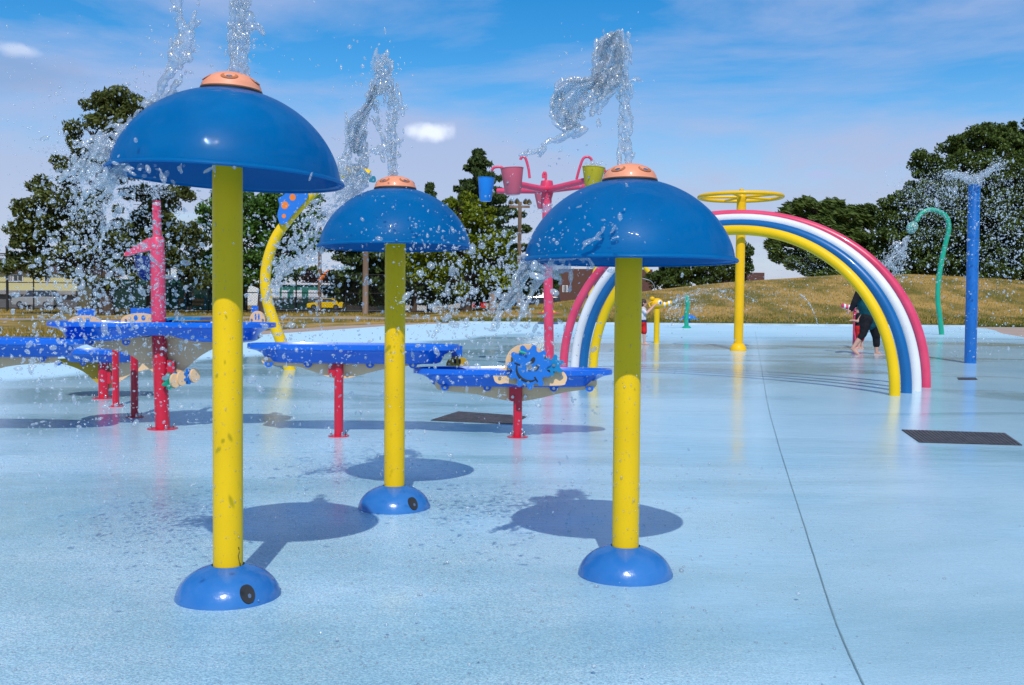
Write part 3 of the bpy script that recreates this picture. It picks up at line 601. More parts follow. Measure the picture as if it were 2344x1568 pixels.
zr = LX(c6, -20, 775)[1]; x0 = LX(c6, -420, 800)[0]; x1 = LX(c6, 188, 800)[0]; A = lambda *l: [LX(c6, x, y) for x, y in l]
tray(t, x1 - x0, .62, zr, dx=(x0 + x1) / 2, dy=.15, tabs=[LX(c6, 95, 806)[0] - (x0 + x1) / 2], H=.15, rot=R(-2))
board(t, (A((124, 820), (122, 828), (105, 832), (60, 834), (0, 842), (-60, 862), (-110, 888), (-130, 888), (-200, 862), (-300, 840)), A((-300, 812), (124, 812))), .06, CREAM)
leg(t, 0, 0, zr - .13, .055, .12)

# ------------------------------------------------------------------ rainbow arch
t = thing('rainbow_arch', 'arch of four bent pipes in pink, white, blue and yellow', 'rainbow arch', (0, 0, 0))
cR = G(2082, 900); t.location = cR
arch = [('pink', PINK, (1289, 852), (2118, 889), 491, .0),
        ('white', WHITE, (1315, 855), (2096, 897), 500.5, 0),
        ('blue', BLUEP, (1334, 859), (2074, 902), 513.5, 0),
        ('yellow', YEL, (1356, 863), (2047, 908), 527, 0)]
for nme, mm, fl, fr, ya, _ in arch:
    a = G(*fl); d = G(*fr); c = (a + d) / 2; hz = P(1692, ya, c.y).z - c.z; u = (d - a) / 2
    pts = []
    for k in range(65):
        th = math.pi * k / 64; cc, ss = math.cos(th), math.sin(th); e = .96
        pts.append(c - u * math.copysign(abs(cc) ** e, cc) + Vector((0, 0, hz * ss ** .93)) - cR)
    b = MB(); b.tube(pts, .066, 24); b.build('pipe', mm, t)
    # chipped paint ring at the feet
# ------------------------------------------------------------------ yellow wheel post
c = G(1689, 804); t = thing('wheel_spray_post', 'golden post topped by a large spoked ring, behind the rainbow arch', 'water wheel post', c)
s = c.y / F; rp = 10.5 * s; zt = P(1690, 462, c.y).z - c.z
b = MB(); b.tube([(0, 0, .03), (.02, 0, zt)], rp, 28); b.build('pole', YEL2, t)
b = MB(); b.lathe([(rp * 1.75, 0), (rp * 1.8, .03), (rp * 1.6, .1), (rp * 1.2, .16), (rp, .17)], 32); b.build('foot_dome', YEL2, t)
zw = P(1692, 451, c.y).z - c.z; rw = 93 * s
b = MB(); b.tube([(rw * math.cos(a), rw * math.sin(a), zw) for a in np.linspace(0, 2 * math.pi, 64, endpoint=False)], 4.4 * s, 14, closed=True); b.build('ring', YEL2, t)
for k in range(5):
    a = k * 2 * math.pi / 5 + .5; b = MB(); b.tube([(.02, 0, zw + .0), (rw * math.cos(a), rw * math.sin(a), zw)], 3.0 * s, 10); b.build('spoke', YEL2, t)
b = MB(); b.lathe([(rp * .9, zw - .1), (rp * 1.15, zw - .02), (rp * 1.0, zw + .05), (rp * .5, zw + .1), (rp * .45, zw + .17), (0, zw + .18)], 28, Matrix.Translation((.02, 0, 0))); b.build('hub', YEL2, t)

# ------------------------------------------------------------------ tall blue spray post
c = G(2220, 833); t = thing('spray_post', 'tall plain blue post at the right, fanning water from its top', 'spray post', c)
s = c.y / F; zt = P(2230, 424, c.y).z - c.z; zt0 = zt
b = MB(); b.lathe([(12.9 * s, 0), (12.9 * s, zt), (12.4 * s, zt + .01), (.03, zt + .012)], 36); b.build('pole', POSTB, t)
b = MB(); b.lathe([(.05, zt), (.05, zt + .03), (.035, zt + .035), (0, zt + .03)], 20); b.build('nozzle', STEEL, t)
BP = c.copy(); BPZ = zt + c.z
# ------------------------------------------------------------------ green snake
c = G(2155, 767); t = thing('snake_spray_post', 'green bent pipe with a scaly snake head spitting water', 'snake fountain', c)
q = [(2155, 769), (2151, 730), (2146, 690), (2147, 650), (2154, 600), (2163, 560), (2171, 525), (2167, 500), (2152, 486), (2130, 480), (2112, 486), (2101, 498), (2097, 507)]
pts = [P(x, y, c.y) - c for x, y in q]; b = MB(); sp = spline(pts, 6); b.tube(sp, [.078 * (1 - .12 * i / len(sp)) for i in range(len(sp))], 20); b.build('pipe', TEAL, t)
hc = P(2087, 521, c.y) - c; hm = Matrix.Rotation(R(38), 4, 'Y')
b = MB(); b.ball(hc, (.17, .15, .21), 28, M=hm)
for v_i, v in enumerate(b.v): pass
SNAKE = bpy.data.materials.new('snake_scales'); SNAKE.use_nodes = True; nt = SNAKE.node_tree; p = nt.nodes['Principled BSDF']
vo = N(nt, 'ShaderNodeTexVoronoi', feature='DISTANCE_TO_EDGE'); vo.inputs['Scale'].default_value = 14; tc = N(nt, 'ShaderNodeTexCoord'); nt.links.new(tc.outputs['Object'], vo.inputs['Vector'])
cr = N(nt, 'ShaderNodeValToRGB'); cr.color_ramp.elements[0].color = (.01, .1, .08, 1); cr.color_ramp.elements[1].color = (.25, .55, .48, 1); cr.color_ramp.elements[0].position = .03; cr.color_ramp.elements[1].position = .22
nt.links.new(vo.outputs[0], cr.inputs[0]); nt.links.new(cr.outputs[0], p.inputs['Base Color']); p.inputs['Roughness'].default_value = .35
hd = b.build('head', SNAKE, t)
for s_ in (-1,):
    e = hc + Vector((.03, -.14, .02)); b = MB(); b.ball(e, (.045, .025, .04), 16); ey = b.build('eye', WHITE, hd); b = MB(); b.ball(e + Vector((0, -.02, 0)), (.02, .012, .024), 12); b.build('pupil', BLACK, ey)
SN = c + hc + Vector((-.1, 0, -.17))

# ------------------------------------------------------------------ bucket tower
c = G(1257, 845); s = c.y / F; t = thing('bucket_tower', 'pink mast with radiating arms carrying tipping buckets', 'bucket tower', c)
def CB(px, py, dy=0): return P(px, py, c.y + dy) - c
hub = CB(1251, 440); b = MB(); b.tube([(0, 0, .0), (hub.x, 0, hub.z)], 11 * s, 28); b.build('mast', PINK, t)
b = MB(); b.lathe([(12 * s, -.12), (15 * s, -.03), (16 * s, .05), (14 * s, .13), (13 * s, .16), (0, .17)], 28, Matrix.Translation(hub + Vector((0, 0, .02)))); b.build('hub', PINK, t)
BPK = scuffed('bucket_pink', (.62, .11, .17), rough=.45, amount=-.2); BYL = scuffed('bucket_yellow', (.55, .45, .005), rough=.45, amount=-.2)
def bucket(px, py0, py1, wt, wb, dy, m, tiltd=0, eye=False):
    p0 = CB(px, py0, dy); p1 = CB(px, py1, dy); h = p0.z - p1.z; ss = (c.y + dy) / F; rt, rb_ = wt / 2 * ss, wb / 2 * ss
    M = Matrix.Translation((p0.x, dy, (p0.z + p1.z) / 2)) @ Matrix.Rotation(R(tiltd), 4, 'Y') @ Matrix.Translation((0, 0, -h / 2))
    b = MB(); b.lathe([(rb_ * .3, 0), (rb_ * .85, 0), (rb_, .02), (rt, h), (rt * 1.03, h), (rt * 1.03, h + .008), (rt * .96, h + .008), (rb_ * .94, .03), (0.0, .03)], 40, M); o = b.build('bucket', m, t)
    if eye:
        b = MB(); mm = M @ Matrix.Translation((-rt * .42, -rt * .72, h * .45)) @ Matrix.Rotation(R(90), 4, 'X'); b.lathe([(0, .018), (.012, .02), (.018, .016)], 16, mm); e = b.build('pivot_bolt', STEEL, o)
    return o
def arm(px0, py0, dy0, px1, py1, dy1, r=8.5): b = MB(); b.tube([CB(px0, py0, dy0), CB(px1, py1, dy1)], [r * s * .9, r * s * .8], 18); b.build('arm', PINK, t)
arm(1250, 435, -.06, 1162, 401 + 16, -.9); arm(1250, 437, .05, 1138, 437, .35, 7.5); arm(1253, 435, -.06, 1342, 413, -.8); arm(1253, 436, .06, 1345, 426, .5, 7.5); arm(1251, 436, .1, 1243, 443, 1.1, 7)
bucket(1173, 386, 446, 52, 36, -1.0, BPK, -3, True); bucket(1112, 408, 461, 38, 28, .42, BUCKB, 2); bucket(1357, 384, 430, 52, 34, -.9, BYL, 4, True); bucket(1240, 440, 478, 36, 20, 1.2, BPK); bucket(1372, 428, 470, 40, 26, .6, BPK)
def hook(l, dy): b = MB(); b.tube(spline([CB(x, y, dy) for x, y in l], 6), 3.0 * s, 12); b.build('spout_pipe', PINK, t)
hook([(1125, 391), (1130, 384), (1142, 382), (1150, 385), (1160, 400), (1175, 412)], -.5)
hook([(1212, 408), (1209, 385), (1203, 364), (1198, 359), (1192, 362), (1191, 366)], -.4)
hook([(1248, 425), (1249, 400), (1246, 395), (1243, 400), (1243, 408)], 0)
hook([(1319, 411), (1326, 385), (1334, 364), (1344, 359), (1352, 363), (1354, 368)], -.3)
hook([(1360, 395), (1370, 384), (1380, 386), (1385, 393)], -.4)

# ------------------------------------------------------------------ butterfly post
c = G(664, 848); s = c.y / F; t = thing('butterfly_spray_post', 'tall bent yellow pipe carrying a spotted blue butterfly wing, behind the nearest mushroom', 'butterfly fountain', c)
def CY(px, py, dy=0): return P(px, py, c.y + dy) - c
q = [(664, 850), (650, 800), (628, 742), (612, 690), (607, 640), (614, 590), (633, 540), (664, 498), (700, 458), (740, 420), (790, 395), (825, 392), (845, 400)]
sp = spline([CY(x, y) for x, y in q], 6); b = MB(); b.tube(sp, [13.2 * s * (1 - .25 * i / len(sp)) for i in range(len(sp))], 24); b.build('pipe', YEL, t)
wo = spline([CY(x, y, -.12) for x, y in [(640, 512), (635, 492), (640, 470), (637, 455), (650, 446), (672, 425), (700, 430), (705, 450), (690, 470), (668, 494), (655, 510), (645, 514), (640, 512)]], 5)[:-1]
b = MB(); b.prism([(v.x, v.z) for v in wo], .025, Matrix.Translation((0, -.12, 0))); wg = b.build('wing', GEAR, t)
for x, y, r in ((652, 470, 8), (670, 452, 7), (650, 495, 4.5)):
    p = CY(x, y, -.12); b = MB(); b.prism(oval(p.x, p.z, r * s, r * s * 1.1), .03, Matrix.Translation((0, -.12, 0))); b.build('spot', ORD, wg)
wo = spline([CY(x, y, -.1) for x, y in [(822, 384), (828, 386), (850, 402), (858, 404), (860, 414), (854, 418), (835, 414), (815, 412), (815, 395), (822, 384)]], 5)[:-1]
b = MB(); b.prism([(v.x, v.z) for v in wo], .03, Matrix.Translation((0, -.1, 0))); b.build('wing', TEALD, t)

c = G(1336, 800); s = c.y / F; t = thing('hoop_spray_post', 'thin bent yellow pipe behind the left leg of the rainbow arch', 'spray hoop', c)
b = MB(); b.tube(spline([P(x, y, c.y) - c for x, y in [(1336, 801), (1342, 740), (1352, 670), (1364, 612), (1385, 570), (1420, 552), (1455, 575), (1476, 612), (1484, 622)]], 6), 5 * s, 16); b.build('pipe', YEL, t)
b = MB(); b.lathe([(8 * s, 0), (8 * s, .03), (5.5 * s, .05)], 20); b.build('foot', YEL, t)
# ------------------------------------------------------------------ water cannons, teal post, low play domes
def cannon(px, py, ph, label, m, mh, facing=1, eye=True):
    c = G(px, py); s = c.y / F; t = thing('water_cannon', label, 'water cannon', c, group='animal water cannons')
    zt = P(px, ph + 12, c.y).z - c.z; b = MB(); b.tube([(0, 0, 0), (0, 0, zt)], 6.3 * s, 24); b.build('post', m, t)
    z = P(px, ph, c.y).z - c.z; f = facing
    b = MB(); b.ball((0, 0, z), (15 * s, 11 * s, 12.5 * s), 24); hd = b.build('head', mh, t)
    for yy in (-1, 1):
        b = MB(); b.ball((-11 * s * f, yy * 6 * s, z + 11 * s), (5 * s, 3 * s, 5 * s), 14); b.build('ear', mh, hd)
    b = MB(); b.ball((5 * s * f, -8.5 * s, z + 2 * s), (5 * s, 3.5 * s, 6 * s), 16); e = b.build('eye', WHITE, hd); b = MB(); b.ball((6 * s * f, -11 * s, z + 2 * s), (2.6 * s, 1.6 * s, 3.4 * s), 12); b.build('pupil', BLUEP, e)
    b = MB(); b.tube([(8 * s * f, 0, z - 4 * s), (22 * s * f, 0, z - 1 * s), (33 * s * f, 0, z + 3 * s)], [6 * s, 4.5 * s, 5 * s], 16); sn = b.build('barrel', mh, hd)
    for k in (0, 1): b = MB(); x_ = (17 + 10 * k) * s * f; zz = z - (2 - 2.4 * k) * s; b.tube([(x_ - .02 * f, 0, zz), (x_ + .02 * f, 0, zz + .005)], 5.9 * s, 16); b.build('band', WHITE, sn)
    b = MB(); b.tube([(-10 * s * f, -6 * s, z + 5 * s), (-19 * s * f, -4 * s, z), (-16 * s * f, -6 * s, z - 8 * s)], 1.8 * s, 8); b.build('handle', mh, hd)
    return c + Vector((33 * s * f, 0, z + 3 * s)), c, z
jet1, cn1, _ = cannon(1502, 787, 695, 'yellow animal head water cannon held by the child in red shorts', YEL, YEL2, 1)
jet2, cn2, _ = cannon(1957, 797, 702, 'pink animal head water cannon beside the adult in black', PINK, PINK, -1)
c = G(1571, 752); s = c.y / F; t = thing('teal_spray_post', 'short teal post misting water in front of the grassy hill', 'spray post', c)
zt = P(1571, 680, c.y).z - c.z; b = MB(); b.tube(spline([(0, 0, 0), (-.02, 0, zt * .4), (.02, 0, zt * .7), (0, 0, zt)], 8), 5 * s, 18); b.build('pole', TEAL, t)
b = MB(); b.lathe([(10 * s, 0), (10 * s, .05), (6 * s, .1)], 24); b.build('foot', TEAL, t); b = MB(); b.ball((0, 0, zt), 5.2 * s, 16); b.build('cap', TEAL, t); TP = c + Vector((0, 0, zt + .03))
def hat(px, py, pb, rpx, m1_, m2_, label):
    c = G(px, pb); s = c.y / F; t = thing('low_play_dome', label, 'play dome', c); z = P(px, py, c.y).z - c.z
    b = MB(); b.tube([(0, 0, 0), (0, 0, z)], .06, 16); b.build('post', m2_, t)
    b = MB(); b.lathe([(rpx * s, z - .02), (rpx * s, z), (rpx * s * .62, z + .03), (0, z + .04)], 32); b.build('brim', m2_, t)
    b = MB(); b.lathe([(rpx * s * .65 * math.cos(a), z + .03 + 7 * s * math.sin(a)) for a in np.linspace(0, 1.5, 9)], 32); b.build('crown', m1_, t)
hat(1255, 717, 743, 25, YEL2, RED, 'yellow dome with red brim at the grass edge behind the pink mast')
hat(1576, 729, 744, 24, GEAR, GEAR2, 'low blue dome just behind the short teal post')

# ------------------------------------------------------------------ people
SKIN = mat('skin', (.62, .33, .24, 1), rough=.5, var=.08, scale=20); SKIN.node_tree.nodes['Principled BSDF'].inputs['Subsurface Weight'].default_value = .05
def cloth(n, c): return mat(n, (*c, 1), rough=.85, var=.25, scale=9, bump=.3, bscale=14, spec=.2)
CBLK = cloth('black_fabric', (.012, .012, .016)); CTEAL = cloth('teal_fabric', (.005, .075, .095)); CRED = cloth('red_fabric', (.62, .02, .02)); CWHT = cloth('white_fabric', (.6, .6, .66)); CNAV = cloth('navy_fabric', (.02, .03, .12)); HAIR = mat('brown_hair', (.06, .03, .02, 1), rough=.6, scale=30, var=.3, bump=.4)
def fuse(b, name, m, parent, vox=.012, smooth=3):
    o = b.build(name, m, parent, smooth=0); md = o.modifiers.new('fuse', 'REMESH'); md.mode = 'VOXEL'; md.voxel_size = vox; md.use_smooth_shade = True
    if smooth: sm = o.modifiers.new('soften', 'SMOOTH'); sm.factor = .5; sm.iterations = smooth
    return o
def limb(b, pts, rad, seg=14):
    for i in range(len(pts) - 1): b.capsule(pts[i], pts[i + 1], rad[i], rad[i + 1], seg)
def hand(b, w_, d, up, k=1.0):
    """palm, four bent fingers of different lengths, thumb from the side"""
    d = Vector(d).normalized(); up = Vector(up); up = (up - d * up.dot(d)).normalized(); sd = d.cross(up); w_ = Vector(w_)
    b.capsule(w_, w_ + d * .07 * k, .022 * k, .03 * k, 12)
    for i, L_ in enumerate((.062, .072, .066, .05)):
        p = w_ + d * .085 * k + sd * (i - 1.5) * .018 * k; q = p + (d * .8 - up * .35).normalized() * L_ * .5 * k; e = q + (d * .4 - up * .9).normalized() * L_ * .5 * k
        b.capsule(p, q, .0085 * k, .008 * k, 8); b.capsule(q, e, .008 * k, .007 * k, 8)
    p = w_ + d * .03 * k + sd * -.025 * k; b.capsule(p, p + (d * .7 - sd * .8).normalized() * .05 * k, .011 * k, .009 * k, 8)
def foot(b, a, d, k=1.0, toe_down=0.):
    a = Vector(a); d = Vector(d).normalized(); z = Vector((0, 0, 1))
    h = a - d * .04 * k - z * .055 * k; m_ = a + d * .09 * k - z * (.055 + toe_down * .6) * k; t_ = a + d * .16 * k - z * (.062 + toe_down) * k
    b.capsule(h, m_, .032 * k, .03 * k); b.capsule(a, m_, .034 * k, .028 * k); b.capsule(m_, t_, .032 * k, .02 * k)
    sd = d.cross(z)
    for i in range(5): p = t_ + sd * (i - 2) * .016 * k; b.capsule(p, p + d * (.028 - .003 * i) * k, .010 * k, .008 * k, 8)
def head(body, t, c, fwd, k=1.0, hair=True):
    """skull, jaw, nose, ears in the body mesh; hair, eyes and mouth as children"""
    c = Vector(c); f = Vector(fwd).normalized(); sd = f.cross(Vector((0, 0, 1))).normalized()
    body.ball(c + Vector((0, 0, .02 * k)), .088 * k, 18); body.ball(c + f * .025 * k + Vector((0, 0, -.05 * k)), .062 * k, 16)
    body.capsule(c + f * .085 * k + Vector((0, 0, .01 * k)), c + f * .105 * k + Vector((0, 0, -.02 * k)), .01 * k, .014 * k, 8)
    for s_ in (-1, 1): body.ball(c + sd * s_ * .088 * k + Vector((0, 0, -.005)), (.018 * k, .018 * k, .03 * k), 10)
def face(t, c, fwd, k=1.0, parent=None):
    c = Vector(c); f = Vector(fwd).normalized(); sd = f.cross(Vector((0, 0, 1))).normalized()
    for s_ in (-1, 1): b = MB(); b.ball(c + f * .083 * k + sd * s_ * .032 * k + Vector((0, 0, .008 * k)), .011 * k, 10); b.build('eye', BLACK, parent)
    b = MB(); b.capsule(c + f * .088 * k + sd * .02 * k + Vector((0, 0, -.055 * k)), c + f * .088 * k - sd * .02 * k + Vector((0, 0, -.055 * k)), .006 * k, .006 * k, 8); b.build('mouth', CRED, parent)
    b = MB(); b.ball(c - f * .012 * k + Vector((0, 0, .035 * k)), (.1 * k, .1 * k, .095 * k), 20); b.ball(c - f * .04 * k + Vector((0, 0, -.02 * k)), (.085 * k, .085 * k, .09 * k), 16)
    fuse(b, 'hair', HAIR, parent, .008, 2)
# child at the yellow cannon (x 1467-1482), arms out to its handles
c = G(1468, 790); s = c.y / F; H = (790 - 686) * s; k = H / 1.15
t = thing('person', 'child in red shorts and white shirt aiming the yellow water cannon', 'person', c)
def V(x, y, z): return Vector((x, y, z)) * k
b = MB(); body = b
limb(b, [V(.06, -.03, .06), V(.055, -.02, .30), V(.04, 0, .56)], [.03 * k, .045 * k, .065 * k]); limb(b, [V(-.07, .06, .06), V(-.06, .04, .30), V(-.04, .02, .56)], [.03 * k, .045 * k, .065 * k])
foot(b, V(.06, -.03, .07), (1, -.3, 0), .75 * k); foot(b, V(-.07, .06, .07), (1, .1, 0), .75 * k)
limb(b, [V(0, 0, .6), V(0, 0, .75), V(.02, 0, .88)], [.1 * k, .095 * k, .09 * k]); limb(b, [V(.02, 0, .9), V(.03, 0, 1.0)], [.04 * k, .035 * k])
wy = Vector((cn1.x - c.x - .14, -.06, P(1485, 697, cn1.y).z - c.z))
limb(b, [V(.02, -.1, .88), V(.1, -.12, .80), wy], [.038 * k, .03 * k, .022 * k]); limb(b, [V(.02, .1, .88), V(.1, .11, .80), wy + Vector((0, .12, 0))], [.038 * k, .03 * k, .022 * k])
hand(b, wy, (1, 0, .1), (0, 0, 1), .7); hand(b, wy + Vector((0, .12, 0)), (1, 0, .1), (0, 0, 1), .7)
hc_ = V(.04, 0, 1.06); head(b, t, hc_, (1, -.2, 0), .85 * k); bd = fuse(b, 'body', SKIN, t, .011, 2); face(t, hc_, (1, -.2, 0), .85 * k, bd)
b = MB(); limb(b, [V(.057, -.02, .34), V(.04, 0, .56)], [.075 * k, .085 * k]); limb(b, [V(-.06, .03, .34), V(-.04, .02, .56)], [.075 * k, .085 * k]); limb(b, [V(0, 0, .57), V(0, 0, .63)], [.115 * k, .11 * k]); fuse(b, 'red_shorts', CRED, bd, .011)
b = MB(); b.lathe([(.115 * k, .585 * k), (.121 * k, .59 * k), (.118 * k, .64 * k), (.112 * k, .64 * k)], 24); b.build('navy_waistband', CNAV, bd)
b = MB(); limb(b, [V(0, 0, .66), V(0, 0, .76), V(.02, 0, .87)], [.112 * k, .108 * k, .104 * k]); 
for s_ in (-1, 1): limb(b, [V(.02, .09 * s_, .88), V(.06, .115 * s_, .83)], [.055 * k, .052 * k])
fuse(b, 'shirt', CWHT, bd, .011)
# adult striding towards the pink cannon
c = G(1982, 813); s = c.y / F; k = 1.0
t = thing('person', 'barefoot adult in black capri leggings and teal top behind the arch', 'person', c)
def Q(px, py, dy=0): return P(px, py, c.y + dy) - c
b = MB(); LA, LK, HP = Q(1953, 795, -.1), Q(1975, 764, -.14), Q(1982, 733, -.05); RA, RK, HQ = Q(2006, 806, .08), Q(2005, 772, .08), Q(1996, 733, .06)
limb(b, [LA, LA.lerp(LK, .6), LK, HP], [.038, .055, .062, .1]); limb(b, [RA, RA.lerp(RK, .6), RK, HQ], [.038, .056, .064, .1])
foot(b, LA, (.9, -.3, -.7), 1.0, .02); foot(b, RA, (1, -.2, 0), 1.0)
ch, nk, hd_ = Q(1976, 678), Q(1964, 655), Q(1952, 640)
limb(b, [(HP + HQ) / 2, (HP + HQ) / 2 * .5 + ch * .5, ch], [.16, .145, .16]); limb(b, [ch, nk, hd_], [.12, .06, .055])
S1, E1, W1 = Q(1968, 664, -.2), Q(1955, 692, -.24), Q(1948, 708, -.2); S2, E2, W2 = Q(1974, 662, .18), Q(1960, 694, .2), Q(1948, 705, .1)
limb(b, [S1, E1, W1], [.058, .045, .03]); limb(b, [S2, E2, W2], [.058, .045, .03]); hand(b, W1, (-.6, .1, -.7), (-.7, 0, .6)); hand(b, W2, (-.7, 0, -.6), (-.6, 0, .7))
head(b, t, hd_ + Vector((-.03, 0, .04)), (-1, 0, -.35)); bd = fuse(b, 'body', SKIN, t, .012, 2); face(t, hd_ + Vector((-.03, 0, .04)), (-1, 0, -.35), 1, bd)
b = MB(); limb(b, [LA.lerp(LK, .72), LK, HP], [.068, .078, .13]); limb(b, [RA.lerp(RK, .5), RK, HQ], [.07, .08, .13]); limb(b, [HP, HQ], [.15, .15]); fuse(b, 'capri_leggings', CBLK, bd, .012)
b = MB(); limb(b, [(HP + HQ) / 2 + Vector((0, 0, -.04)), (HP + HQ) / 2 + Vector((0, 0, .1)), (HP + HQ) / 2 * .5 + ch * .5, ch], [.165, .165, .165, .17]); fuse(b, 'long_top', CTEAL, bd, .014)
b = MB(); limb(b, [S1, E1, W1], [.078, .064, .05]); limb(b, [S2, E2, W2], [.078, .064, .05]); limb(b, [S1, ch, S2], [.09, .15, .09]); limb(b, [ch, nk], [.14, .07]); fuse(b, 'black_jacket', CBLK, bd, .014)
# small child beyond the adult
c = G(1964, 800); s = c.y / F; t = thing('person', 'small child in red shorts half hidden between the adult and the pink cannon', 'person', c)
def V(x, y, z): return Vector((x, y, z)) * .92
k = .92; b = MB(); limb(b, [V(.1, .05, .06), V(.08, .04, .26), V(.05, .03, .5)], [.028, .042, .06]); limb(b, [V(.0, -.03, .06), V(.02, -.02, .26), V(.0, 0, .5)], [.028, .042, .06])
foot(b, V(.1, .05, .065), (-1, 0, 0), .7); foot(b, V(0, -.03, .065), (-1, 0, 0), .7); limb(b, [V(.02, 0, .55), V(.02, 0, .8)], [.09, .085]); limb(b, [V(.02, 0, .84), V(.02, 0, .92)], [.035, .032])
limb(b, [V(.02, -.09, .82), V(-.06, -.1, .7), V(-.14, -.05, .72)], [.036, .03, .022]); limb(b, [V(.02, .09, .82), V(-.06, .1, .7), V(-.14, .05, .72)], [.036, .03, .022])
hand(b, V(-.14, -.05, .72), (-1, 0, 0), (0, 0, 1), .65); hand(b, V(-.14, .05, .72), (-1, 0, 0), (0, 0, 1), .65); hc_ = V(.0, 0, .98); head(b, t, hc_, (-1, 0, 0), .8); bd = fuse(b, 'body', SKIN, t, .011, 2); face(t, hc_, (-1, 0, 0), .8, bd)
b = MB(); limb(b, [V(.08, .04, .27), V(.05, .03, .5)], [.075, .09]); limb(b, [V(.02, -.02, .27), V(0, 0, .5)], [.075, .09]); limb(b, [V(.02, 0, .5), V(.02, 0, .58)], [.11, .105]); fuse(b, 'red_shorts', CRED, bd, .011)
b = MB(); limb(b, [V(.02, 0, .6), V(.02, 0, .82)], [.105, .1]); fuse(b, 'shirt', CBLK, bd, .011)

# ------------------------------------------------------------------ trees
BARK = mat('bark', (.09, .065, .05, 1), rough=.95, var=.3, scale=4, bump=.8, bscale=18, stretch=(1, 1, .25), spec=.1)
def leafmat(n, a, b_): return mat(n, (*b_, 1), rough=.6, col2=(*a, 1), scale=.5, sat_island=True, spec=.25, transl=.22, ramp=(.2, .8))
L_PINE = leafmat('pine_needles', (0.037, 0.057, 0.014), (0.150, 0.177, 0.042)); L_DARK = leafmat('dark_leaves', (0.031, 0.078, 0.012), (0.106, 0.234, 0.036)); L_YEL = leafmat('yellowgreen_leaves', (0.062, 0.099, 0.005), (0.250, 0.298, 0.014)); L_SPR = leafmat('spruce_needles', (0.031, 0.060, 0.019), (0.106, 0.156, 0.042))
L_OAK = leafmat('broad_leaves', (0.027, 0.051, 0.010), (0.112, 0.170, 0.029)); L_WIL = leafmat('feathery_leaves', (0.037, 0.064, 0.012), (0.131, 0.192, 0.036)); L_GRN = leafmat('bright_leaves', (0.037, 0.099, 0.007), (0.125, 0.256, 0.018)); L_RED = leafmat('purple_leaves', (0.025, 0.014, 0.012), (0.075, 0.035, 0.030))
def leaves(name, clumps, n, size, m, parent, droop=0., asp=1.6, flat=.0, dirs=None):
    """n leaf faces per clump spread through the clump's volume; each face its own direction"""
    n = int(n * 2.7); cl = np.array([(c[0], c[1], c[2], c[3]) for c in clumps]); idx = np.repeat(np.arange(len(cl)), n)
    d = rng.normal(size=(len(idx), 3)); d /= np.linalg.norm(d, axis=1)[:, None] + 1e-9; rr = rng.random(len(idx)) ** .5
    pos = cl[idx, :3] + d * (rr * cl[idx, 3])[:, None] * np.array([1, 1, .72])
    u = rng.normal(size=pos.shape); 
    if dirs is not None: u = u * .35 + np.array(dirs)
    u[:, 2] -= droop; u /= np.linalg.norm(u, axis=1)[:, None]
    v = np.cross(u, rng.normal(size=pos.shape)); v /= np.linalg.norm(v, axis=1)[:, None]
    sz = .64 * size * (.6 + .8 * rng.random(len(idx)))[:, None]; a = u * sz * asp * .5; b_ = v * sz * .5
    P4 = np.stack([pos - a, pos + b_ * .9, pos + a, pos - b_ * .9], 1).reshape(-1, 3)
    me = bpy.data.meshes.new(name); q = len(idx); me.vertices.add(4 * q); me.vertices.foreach_set('co', P4.astype(np.float32).ravel()); me.loops.add(4 * q); me.loops.foreach_set('vertex_index', np.arange(4 * q, dtype=np.int32))
    me.polygons.add(q); me.polygons.foreach_set('loop_start', np.arange(0, 4 * q, 4, dtype=np.int32)); me.polygons.foreach_set('loop_total', np.full(q, 4, dtype=np.int32)); me.materials.append(m); me.update(calc_edges=True)
    o = bpy.data.objects.new(name, me); COL.objects.link(o); o.parent = parent; return o
def gxy(px, Y): return P(px, 700, Y).x
